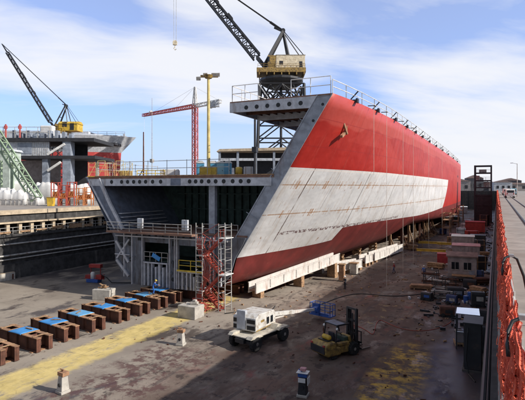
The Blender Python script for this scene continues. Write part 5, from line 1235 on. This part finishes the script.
# steel canopy with the white sheet roof, white tank, dark cabinet
g = G(466,338); o = thing('canopy','small steel canopy with a flat pale sheet roof against the right dock wall','canopy',(g.x,g.y,0),.0)
zr_ = 3.0; a = G(456,314,zr_); b = G(480,316.5,zr_); c_ = G(479,309.5,zr_); d_ = G(457,308,zr_)
m = MB(); pts = [a,b,c_,d_]; m.add([p for p in pts]+[p+Vector((0,0,.08)) for p in pts],[(3,2,1,0),(4,5,6,7),(0,1,5,4),(1,2,6,5),(2,3,7,6),(3,0,4,7)]); m.build('roof', M['sheet_roof'], o, world=True)
m = MB()
for p in pts: m.bar((p.x*.99+.0,p.y,0),(p.x*.99,p.y,zr_),.1)
m.bar(a+Vector((0,0,-1.4)),d_+Vector((0,0,-1.4)),.07); m.bar(a+Vector((0,0,-1.4)),b+Vector((0,0,-1.4)),.07); m.build('leg', M['black_steel'], o, world=True)
g = G(462.5,341,.3); o = thing('wrapped_pallet','pallet wrapped in shiny blue-white sheeting, in front of the flat canopy','pallet',(g.x,g.y,0),.22)
m = MB(); m.add([(-.66,-.64,.3),(.66,-.64,.3),(.66,.64,.3),(-.66,.64,.3),(-.66,-.64,1.32),(.62,-.62,1.28),(.6,.62,1.12),(-.6,.64,1.16)],[(0,1,2,3),(4,5,6,7),(0,1,5,4),(1,2,6,5),(2,3,7,6),(3,0,4,7)]); m.build('wrapping', M['sheet_roof'], o, bevel=.09)
m = MB(); m.box((.1,.0,1.235),(.06,1.3,.03),Matrix.Rotation(-.125,3,'X')); m.build('strap', M['blue_paint'], o)
m = MB(); m.bb(-.7,.7,-.65,.65,.18,.298)
for x in (-.6,0,.6): m.bb(x-.07,x+.07,-.65,.65,.0,.178)
m.build('pallet_base', M['timber'], o)
g = G(474,368); o = thing('switch_cabinet','tall black switch cabinet against the right dock wall, beside the white tank','cabinet',(g.x,g.y,0),0.)
m = MB(); m.bb(-.65,.55,-.9,1.3,.12,3.6); m.build('body', M['black_steel'], o, bevel=.03); m = MB(); m.bb(-.75,.65,-1.,1.4,3.605,3.7); m.build('roof', M['black_steel'], o)
for k in range(2): MB().bb(-.69,-.653,-.85+k*1.1,.2+k*1.1,.25,3.45).build('door', M['hose_black'], o)
MB().bb(-.8,.7,-1.05,1.45,0,.12).build('plinth', M['concrete_dark'], o); m = MB(); m.path([(-.4,-.93,3.3),(-.4,-1.2,3.0),(-.5,-1.3,1.),(-.3,-1.6,.06),(.2,-3,.06)],.05); m.build('cable', M['hose_black'], o)
for i, (px, py, l) in enumerate(((470,299,'small blue drum against the right wall beyond the canopy'),(466,303,'second small blue drum, nearer to the canopy'),(461,298,'blue drum standing left of the other two drums'))):
    g = G(px,py); o = thing('oil_drum',l,'drum',(g.x,g.y,0),0,'blue drums by the right wall')
    m = MB(); m.lathe([(.28,0),(.3,.03),(.3,.28),(.31,.3),(.3,.32),(.3,.58),(.31,.6),(.3,.62),(.3,.86),(.28,.88)],(0,0,0),'z',16); m.build('barrel', M['blue_paint'], o, smooth=False); m = MB(); m.lathe([(.05,.885),(.05,.91)],(.15,0,0)); m.build('bung', M['black_steel'], o)
random.seed(21)
GL = ['left of the red skip','behind the red skip','left of the pipe racks','under the right wall near the cabin','beyond the grey cabin','near the bilge cribbing','by the yellow beams','next to the farthest ramp girder','under the hull end','close to the frame tower foot','in front of the white roofed container','far along the hull','by the far wall foot','between cabin and wall']
for i, (px, py) in enumerate(((436,268),(452,258),(421,289),(478,296),(479,262),(404,241),(413,250),(417,243),(430,233),(470,241),(452,225),(440,228),(484,255),(482,284))):
    g = G(px,py); o = thing('timber_stack','stack of '+['weathered planks','dark steel plates','mixed timber'][i%3]+' '+GL[i],'stack',(g.x,g.y,0),random.uniform(-.5,.5),'stacks of material along the dock floor')
    mt = ('timber','rust_steel','rust_light')[i%3]; w_ = random.uniform(1.8,3.2)
    m = MB(); 
    for k in range(random.randint(4,8)): m.box((random.uniform(-.15,.15),random.uniform(-.1,.1),.2+.13*k),(w_,random.uniform(.9,1.3),.11),random.uniform(-.08,.08))
    m.build('pile', M[mt], o); m = MB()
    for s in (-.3,.3): m.box((s*w_,0,.07),(.14,1.4,.14))
    m.build('bearer', M['timber'], o)
CL = [('crate','dark green crate','green_dark',456,222,2.6,2.),('crate','white sheeted crate','tarp_white',466,228,3.,1.6),('crate','small white crate','tarp_white',487,212,2.4,2.2),('crate','grey steel crate','panel_grey',461,234,2.6,1.8),('crate','rusty steel crate','rust_light',452,243,2.2,1.6),
      ('crate','black crate','black_steel',470,250,2.6,2.4),('crate','low dark crate','slab_black',448,222,3.4,1.8),('crate','maroon crate','red_oxide',472,238,3.2,2.),('crate','pale pink crate','roof_pink',455,238,2.8,1.2),('crate','blue crate','blue_paint',443,234,1.8,1.6),
      ('crate','tall dark crate','slab_black',484,226,3.,4.),('crate','black crate with a timber cap','black_steel',480,270,1.8,2.4),('crate','dark blue crate','cloth_navy',478,281,1.6,1.6),('crate','long black crate','slab_black',480,252,2.,2.6)]
WH = ['in the clutter under the far hull','between the red container and the hull','at the right foot of the frame tower','behind the white topped container','left of the pink roofed container','beside the pink roofed container, near the right wall','under the far end of the white band','just left of the dull red container','in front of the rusty steel crate','near the shoring frames','directly right of the dull red container','by the right wall beside the grey site cabin','by the right wall in front of the grey site cabin','by the right wall behind the grey site cabin']
for (nm, l, mt, px, py, w_, h_), wh in zip(CL, WH):
    g = G(px,py); o = thing(nm, l+' '+wh, 'crate', (g.x,g.y,0), random.uniform(-.4,.4), 'crates in the clutter along the right wall')
    m = MB(); m.box((0,0,h_/2+.06),(w_,w_*.7,h_-.12)); m.build('box', M[mt], o, bevel=.05)
    m = MB()
    for s_ in (-.35,.35): m.box((s_*w_,0,h_/2+.06),(.1,w_*.7+.08,h_-.06))
    m.box((0,-w_*.35-.03,h_*.6),(w_*.9,.05,.12)); m.build('batten', M['timber'] if h_ > 2.3 else M['black_steel'], o)
    m = MB()
    for s_ in (-.3,.3): m.box((s_*w_,0,.03),(.15,w_*.7,.058))
    m.build('bearer', M['timber'], o)
GR = [('black steel gas bottle rack by the right wall, beyond the blue drums',478,306,1.5,1.7,'black_steel','rail_grey'),('dark compressor with a grey hood by the right wall, left of the blue drums',455,297,2.0,1.3,'slab_black','panel_blue_grey'),('low black generator at the foot of the right wall, beyond the canopy',483,322,1.6,1.3,'slab_black','black_steel'),
      ('dark welding set standing left of the nearest pipe rack',427,300,1.3,1.,'black_steel','blue_paint'),('squat dark pump beside the timber stack near the right wall',470,288,1.7,1.2,'slab_black','rust_steel'),('dark blue welding set between the pipe racks and the blue drums',452,304,1.2,1.1,'cloth_navy','rail_grey'),
      ('tall black locker against the right wall, nearest the camera after the switch cabinet',482,352,1.,2.2,'slab_black','black_steel'),('rust brown winch on the floor left of the flat canopy',447,316,1.5,1.1,'rust_steel','black_steel')]
for l, px, py, w_, h_, m1, m2 in GR:
    g = G(px,py); o = thing('site_machine', l, 'machine', (g.x,g.y,0), random.uniform(-.3,.3), 'machines standing along the right wall')
    m = MB(); m.prism([(-w_*.35,.2),(w_*.35,.2),(w_*.35,h_*.75),(w_*.2,h_),(-w_*.3,h_),(-w_*.35,h_*.85)],'x',-w_/2,w_/2); m.build('housing', M[m1], o, bevel=.05)
    m = MB(); m.box((0,0,.12),(w_*1.15,w_*.6,.16)); m.bar((-w_*.55,0,.12),(-w_*.95,0,.3),.07); m.build('frame', M['black_steel'], o)
    m = MB(); m.box((w_*.1,-w_*.35-.03,h_*.55),(w_*.5,.05,h_*.3)); m.build('panel', M[m2], o); m = MB(); m.path([(w_*.3,0,h_),(w_*.3,0,h_+.25),(w_*.42,0,h_+.35)],.05,6); m.build('exhaust_pipe', M['rust_steel'], o)
    for s_ in (-1,1): MB().lathe([(.06,-.06),(.2,-.06),(.2,.06),(.06,.06)],(s_*w_*.3,-w_*.36,.2),'y',12).build('wheel', M['tyre'], o)
# staging under the stern end and the open frame tower
for i in range(9):
    Y = 106+i*6.; zt = prof_at(Y)[5][0]; o = thing('shore_prop', ['timber shore prop under the hull just past the last ramp girder','second timber shore prop past the ramp girders','third timber shore prop past the ramp girders','fourth timber shore prop under the hull','fifth timber shore prop under the hull','sixth timber shore prop under the far hull','seventh timber shore prop under the far hull','eighth timber shore prop, last but one under the far hull','farthest timber shore prop, near the end of the white band'][i], 'prop', (prof_at(Y)[5][1]-.2,Y,0), random.uniform(-.3,.3), 'shore props under the far hull')
    m = MB(); m.box((0,0,(zt+.3)/2),(.5,.5,zt+.2)); m.bar((1.3,0,.2),(.1,0,zt*.8),.22); m.build('post', M['rust_steel' if i % 3 == 1 else 'timber'], o)
    MB().box((.4,0,.12),(2.6,1.1,.24)).build('sill', M['timber'], o); m = MB()
    for k in range(3): m.box((random.uniform(-.6,1.6),random.uniform(.8,2.2),.3+.25*k),(1.5,.4,.22),random.uniform(-.6,.6))
    m.build('packing', M['rust_light' if i % 2 else 'timber'], o)
for i, (px, Y, l) in enumerate(((452,150,'dark shoring frame under the far half of the hull, nearest one'),(458,180,'dark shoring frame under the far half of the hull, middle one'),(463,212,'dark shoring frame under the far end of the hull'))):
    x = hullx(Y,8)+1.2; o = thing('shoring_frame',l,'scaffold',(x,Y,0),0,'shoring frames along the far hull')
    m = MB()
    for yy in (-3,0,3):
        for xx in (-.9,.9): m.bar((xx,yy,0),(xx,yy,6.5),.14)
    for z in (2.2,4.4,6.4):
        for xx in (-.9,.9): m.bar((xx,-3,z),(xx,3,z),.12)
        for yy in (-3,0,3): m.bar((-.9,yy,z),(.9,yy,z),.12)
    m.bar((.9,-3,.2),(.9,0,4.4),.1); m.bar((.9,0,4.4),(.9,3,.2),.1); m.build('frame', M['rust_light'], o); m = MB(); m.bb(-.9,.9,-3,3,4.47,4.55); m.bb(-.9,.9,-3,3,2.27,2.35); m.build('plank_deck', M['timber'], o)
tT = 190.; c = W(486.5,187,tT); S = FP/tT; o = thing('frame_tower','tall open black steel frame tower with several floors, far along the right wall','tower',(c.x-1.2,c.y,0),YAW*.0)
w2 = 2.9; tops = [14+(187-y)/S for y in (165.5,172.5,180,187,194.5)] + [7.2,3.4]
m = MB()
for xx in (-w2,w2):
    for yy in (-w2,w2): m.bb(xx-.28,xx+.28,yy-.28,yy+.28,0,tops[0])
m.build('column', M['slab_black'], o)
m = MB()
for z in tops:
    for s in (-w2,w2): m.bb(-w2+.29,w2-.29,s-.2,s+.2,z-.5,z-.01); m.bb(s-.2,s+.2,-w2+.29,w2-.29,z-.5,z-.01)
    m.rail([(-w2,-w2,z),(w2,-w2,z)],1.1,2.,.05) if z != tops[0] else None
m.build('floor_beam', M['slab_black'], o)
m = MB()
for z in tops[1:]: m.bb(-w2+.21,w2-.21,-w2+.9,w2-.21,z-.3,z-.2)
m.build('floor_plate', M['slab_black'], o)
m = MB(); m.bb(-w2+.29,w2-.29,-w2-.05,-w2+.05,0,10.6); m.build('cladding', M['slab_black'], o)
m = MB(); m.bb(-w2+.3,-w2+1.6,.0,2,tops[2]+.01,tops[1]-1.2); m.bb(.2,2.4,-.5,1.5,tops[3]+.0,tops[3]+1.9); m.bb(-1.5,1.2,0,1.8,tops[1],tops[1]+1.2); m.build('machine', M['rail_grey'], o)
m = MB()
for a_, b_ in zip(tops[2:],tops[3:]): m.bar((-w2,-w2,b_),(w2,-w2,a_),.15)
m.build('brace', M['slab_black'], o)

# ------------------------------------------------------------------ right quay: netting, hoses, vehicles
o = thing('net_fence','long railing draped in crumpled orange safety netting along the right dock edge','fence',(.1,40,QR))
m = MB(); y = 3.
while y < 240: m.tube((.22,y,QR+.12),(.22,y,QR+1.2),.022,6); y += 2.4
for z in (.6,1.12): m.tube((.21,2,QR+z),(.21,240,QR+z),.022,6)
m.build('railing', M['rail_grey'], o, world=True)
random.seed(5); m = MB(); wires = []
for layer in range(3):
    ysn = [2.6]
    while ysn[-1] < 240: ysn.append(ysn[-1] + max(.07, ysn[-1]*.0095))
    NV = 21; b0_ = len(m.v)
    for i, y in enumerate(ysn):
        sag = mnoise.noise(Vector((y*.35,layer*3.,3)))
        for j in range(NV+1):
            t = j/NV; q = Vector((y*1.1,t*2.2,layer*5.)); n1_, n2_ = mnoise.noise(q), mnoise.noise(q*2.7+Vector((4,4,4))); n3_ = mnoise.noise(q+Vector((9,1,2)))
            x = .06 + .115*t + .055*n1_ + .04*n2_ + (layer-1.)*.022 + .05*math.sin(t*PI)*sag; z = QR-.25+1.5*t + .10*n3_ + .16*sag*t
            m.v.append(Vector((x, y+.10*n2_, z)))
    for i in range(len(ysn)-1):
        for j in range(NV):
            if mnoise.noise(Vector((ysn[i]*.8,j*.16,layer*2.+8))) > .24: continue
            a = b0_+i*(NV+1)+j; m.f.append([a,a+1,a+NV+2,a+NV+1]); m.mi.append(0)
k = NT(bpy.data.materials.new('orange_net')); p = k.pos(); v1 = k.n('ShaderNodeTexVoronoi'); k.put(v1.inputs['Vector'], k.scale(p,(9,4,9))); 
c_ = k.mix(k.ss(k.noise(p,3.5,6,.75),.35,.65),(.42,.045,.02),(.72,.15,.075)); c_ = k.mix(k.mul(k.ss(k.noise(k.scale(p,(5,2.5,5)),1.4,5,.8),.55,.68),.8),c_,(.10,.018,.015)); c_ = k.mix(k.mul(k.ss(k.noise(k.scale(p,(4,2,4),(9,9,9)),1.,4,.8),.60,.7),.6),c_,(.85,.45,.38))
k.bump(k.noise(p,14,4),.6,.03); M['orange_net'] = k.done(c_,.9)
net = m.build('netting', M['orange_net'], o, world=True); md = net.modifiers.new('weave','WIREFRAME'); md.thickness = .36; md.use_relative_offset = True; md.use_even_offset = False; md.use_replace = True
# loose strands of net
m = MB()
for k_ in range(110):
    y = 3.5+ (random.random()**2.2)*90; t = random.random(); x = .03+.13*t; z = QR-.2+1.45*t; pts = []
    for i in range(7): pts.append((x+random.uniform(-.05,.03),y+i*.10*(1+y*.05),z+random.uniform(-.06,.06)-.02*i))
    m.path(pts,.004+.0004*y,4)
m.build('strand', M['plastic_orange'], o, world=True)['kind'] = 'stuff'
for i, (px, py, l) in enumerate(((506,287,'thick black hose looped over the orange netting, nearer one'),(509,240,'thick black hose looped over the orange netting, farther one'))):
    Yh = 1.25*FP/(py-187)*.9; o = thing('cable_loop',l,'hose',(.2,Yh,QR),0,'black hoses over the netting')
    m = MB(); m.path([(-.1,-.16,1.05),(-.11,-.12,1.16),(-.1,-.06,1.27),(-.06,.0,1.36),(.04,.06,1.4),(.14,.1,1.34),(.26,.2,1.0),(.36,.3,.45),(.5,.5,.06),(.7,1.4,.05)],.019+.007*i,8); m.build('hose', M['hose_black'], o, smooth=True)
    m = MB()
    m.box((.04,.06,1.4),(.09,.09,.05))
    m.build('clip', M['galvanised'], o)
def pickup(label, loc, yaw, mt):
    o = thing('van',label,'van',loc,yaw,'vehicles parked on the right quay')
    m = MB(); m.prism([(-2.5,.4),(-2.5,1.9),(-2.3,2.15),(1.0,2.15),(1.7,1.25),(2.5,1.1),(2.6,.4)],'y',-.95,.95); m.build('body', M[mt], o, bevel=.06)
    m = MB(); m.prism([(1.15,2.0),(1.72,1.28),(1.78,1.3),(1.2,2.05)],'y',-.85,.85); m.bb(.2,1.1,-.97,-.952,1.3,1.95); m.bb(.2,1.1,.952,.97,1.3,1.95); m.bb(-2.52,-2.503,-.75,.75,1.3,1.9); m.build('window', M['dark_glass'], o)
    for x in (-1.6,1.6):
        for y in (-.88,.88):
            t = MB().lathe([(.2,-.12),(.36,-.12),(.38,0),(.36,.12),(.2,.12)],(x,y,.38),'y',16).build('wheel', M['tyre'], o); MB().lathe([(.2,-.125),(.2,.125)],(x,y,.38),'y',12).build('rim', M['wheel_rim'], t)
    for y in (-.7,.7): MB().bb(2.56,2.62,y-.15,y+.15,.7,.9).build('headlight', M['white_paint'], o); MB().bb(-2.56,-2.503,y-.1,y+.1,.9,1.2).build('tail_light', M['red_box'], o)
for px, t, mt, l in ((507,120,'white_paint','white van parked on the right quay, nearest to the netting'),(511,170,'toilet_cyan','pale blue van parked on the right quay, at the right edge of the photo'),(504,165,'white_paint','white van farthest away on the right quay, beyond the nearer white one')):
    c = W(px,187,t); pickup(l,(c.x+.6,c.y,QR+.004),PI/2+.05,mt)
c = W(513,187,130); o = thing('lamp_post','slender lamp post on the right quay near the parked vans','lamp post',(c.x+1,c.y,QR))
m = MB(); m.tube((0,0,0),(0,0,9),.12,8,.07); m.bar((0,0,8.9),(-1.2,0,9.2),.08); m.build('pole', M['rail_grey'], o); MB().box((-1.3,0,9.18),(.7,.3,.15)).build('lamp', M['panel_grey'], o)
m = MB()
# distant waterfront
FL = [('long dark warehouse on the horizon, right behind the end of the hull',470,430,70,9,'far_dark'),('low dark warehouse on the horizon beyond the frame tower',497,520,60,8,'far_dark'),('pale warehouse on the horizon right of the frame tower',514,420,40,7.5,'far_wall'),('dark low shed on the horizon at the right picture edge',530,600,70,9,'far_dark'),
      ('wide grey shed on the far left horizon behind the moored ship',60,520,120,22,'far_wall'),('pale low shed on the horizon left of the red tower crane',150,560,80,12,'far_wall')]
for l, px, t, w_, h_, mt in FL:
    c = W(px,187,t); o = thing('warehouse',l,'warehouse',(c.x,c.y,QL-.05),YAW*.6)
    MB().bb(-w_/2,w_/2,0,25,0,h_*.8).build('wall', M[mt], o); MB().prism([(-w_/2-.5,h_*.8+.01),(w_/2+.5,h_*.8+.01),(w_/2,h_*.86),(0,h_),(-w_/2,h_*.86)],'y',-.6,25.6).build('roof', M['far_roof'] if mt != 'far_dark' else M['far_dark'], o)
    m = MB()
    for k in range(int(w_/8)): x = -w_/2+4+k*8; m.bb(x-1.2,x+1.2,-.1,-.003,h_*.3,h_*.6)
    m.build('window', M['slab_black'], o)

for i, (px, t, w_, h_, mt, l) in enumerate(((459,360,16,10,'far_wall','small pale building on the horizon just past the hull end'),(475,370,12,13,'far_dark','tall dark building on the horizon left of the frame tower'),(503,400,14,9.5,'ship_grey','pale grey building on the horizon right of the frame tower'),(511,450,18,12,'far_dark','dark gabled building near the right edge of the horizon'))):
    c = W(px,187,t); o = thing('quay_building',l,'building',(c.x,c.y,QL-.05),YAW*.4)
    MB().bb(-w_/2,w_/2,0,12,0,h_*.8).build('wall', M[mt], o); MB().prism([(-w_/2-.3,h_*.8+.01),(w_/2+.3,h_*.8+.01),(0,h_)],'y',-.4,12.4).build('roof', M['far_roof'], o); m = MB()
    for k in range(3): m.bb(-w_*.35+k*w_*.3,-w_*.22+k*w_*.3,-.1,-.003,h_*.25,h_*.5)
    m.build('window', M['slab_black'], o)
# ------------------------------------------------------------------ daylight
SUN = Vector((.83,.06,.52)).normalized()
el = math.asin(SUN.z); az = math.atan2(SUN.x, SUN.y)
ld = bpy.data.lights.new('sun','SUN'); ld.energy = 4.9; ld.angle = R(.53); ld.color = (1.,.945,.87)
lo = bpy.data.objects.new('sun', ld); col.objects.link(lo); lo.rotation_euler = SUN.to_track_quat('Z','Y').to_euler(); lo.location = (60,40,80)
CLOUD_OFF = (2.1,.35,0)
wd = bpy.data.worlds.new('World'); sc.world = wd; wd.use_nodes = True; nt = wd.node_tree; bg = nt.nodes['Background']
class WN(NT):
    def __init__(s): s.t = nt
k = WN()
sky = k.n('ShaderNodeTexSky', sky_type='NISHITA'); sky.sun_disc = False; sky.sun_elevation = el; sky.sun_rotation = az; sky.air_density = 1.; sky.dust_density = .5; sky.ozone_density = 3.
dv = k.n('ShaderNodeTexCoord').outputs['Generated']; d = k.xyz(dv); zc = k.math('MAXIMUM', d[2], .0)
east = k.math('ADD', k.mul(d[0],.899), k.mul(d[1],.438))      # along the horizon towards the hazier, whiter side
north = k.math('ADD', k.mul(d[0],-.438), k.mul(d[1],.899))
den = k.math('ADD', zc, .22)
cmb = k.n('ShaderNodeCombineXYZ'); k.put(cmb.inputs[0], k.math('DIVIDE', east, den)); k.put(cmb.inputs[1], k.math('DIVIDE', north, den))
rot = k.n('ShaderNodeVectorRotate', rotation_type='Z_AXIS'); k.put(rot.inputs['Vector'], cmb.outputs[0]); rot.inputs['Angle'].default_value = R(-12)
st = k.scale(rot.outputs[0], (.62,1.0,1), CLOUD_OFF)
nz = k.n('ShaderNodeTexNoise'); k.put(nz.inputs['Vector'], st); nz.inputs['Scale'].default_value = 1.1; nz.inputs['Detail'].default_value = 3
warp = k.n('ShaderNodeVectorMath', operation='ADD'); sub = k.scale(nz.outputs['Color'], (.6,.6,0), (-.3,-.3,0)); k.put(warp.inputs[0], st); k.put(warp.inputs[1], sub)
c1 = k.noise(warp.outputs[0], .9, 5, .5); c2 = k.noise(k.scale(warp.outputs[0], (1,1.6,1), (5,3,0)), 2.2, 6, .6)
cl = k.math('ADD', k.mul(c1,.75), k.mul(c2,.45)); cl = k.math('SUBTRACT', cl, .1)
azm = k.math('ARCTAN2', east, north); elv = k.math('ARCSINE', d[2])
def lobe(c_az, c_el, r_az, r_el, tilt=0.):                       # a bank of cloud at a bearing and height above the horizon
    u = k.math('SUBTRACT', azm, c_az); v = k.math('SUBTRACT', k.math('SUBTRACT', elv, c_el), k.math('MULTIPLY', u, tilt))
    u = k.math('DIVIDE', u, r_az); v = k.math('DIVIDE', v, r_el)
    return k.ss(k.math('ADD', k.mul(u,u), k.mul(v,v)), 0., 1., 1., 0.)
thr = k.math('ADD', cl, -.06)
for c_ in ((-.42,.245,.62,.105,-.10,.26),(-.07,.33,.26,.26,-.2,.20),(.45,.10,.42,.22,.1,.30),(.30,.24,.5,.06,-.1,.12),(.2,.42,.35,.05,-.15,.10)):
    thr = k.math('ADD', thr, k.math('MULTIPLY', lobe(*c_[:5]), c_[5]))
thr = k.math('SUBTRACT', thr, k.math('MULTIPLY', k.ss(north,.25,-.3), .3)); thr = k.math('SUBTRACT', thr, k.math('MULTIPLY', k.ss(d[2],.55,.8), .2))
mask = k.ss(thr, .36, .80)
low = k.ss(d[2], .0, .20, 1., 0.)
mask = k.math('MAXIMUM', mask, k.mul(k.ss(east,-.4,.35,.04,.22), k.ss(north,-.1,.3)))
bl = k.n('ShaderNodeVectorMath', operation='MULTIPLY'); k.put(bl.inputs[0], sky.outputs[0]); k.put(bl.inputs[1], k.mix(k.mul(k.ss(north,-.15,.35), k.ss(d[2],.42,.75,1.,0.)), (.55,.6,.7), (.95,1.32,2.0)))
lowc = k.mix(k.ss(east,-.35,.3), (4.1,5.9,8.8), (7.4,7.5,8.5)); blw = k.mix(k.mul(low,.9), bl.outputs[0], lowc)
mask = k.math('MAXIMUM', mask, .30)
fin = k.mix(k.mul(mask,.95), blw, (8.8,8.9,9.3))
k.put(bg.inputs['Color'], fin); bg.inputs['Strength'].default_value = .1

# ------------------------------------------------------------------ camera
cd = bpy.data.cameras.new('camera'); cam = bpy.data.objects.new('camera', cd); col.objects.link(cam); sc.camera = cam
cam.location = (0,0,CZ); cam.rotation_euler = (PI/2,0,YAW); cd.sensor_width = 36.; cd.lens = 36*FP/525; cd.shift_y = -(200-HYP)/525; cd.clip_end = 20000; cd.clip_start = .1
sc.view_settings.view_transform = 'Standard'; sc.view_settings.look = 'None'; sc.view_settings.exposure = .08; sc.view_settings.gamma = 1; sc.view_settings.use_curve_mapping = False
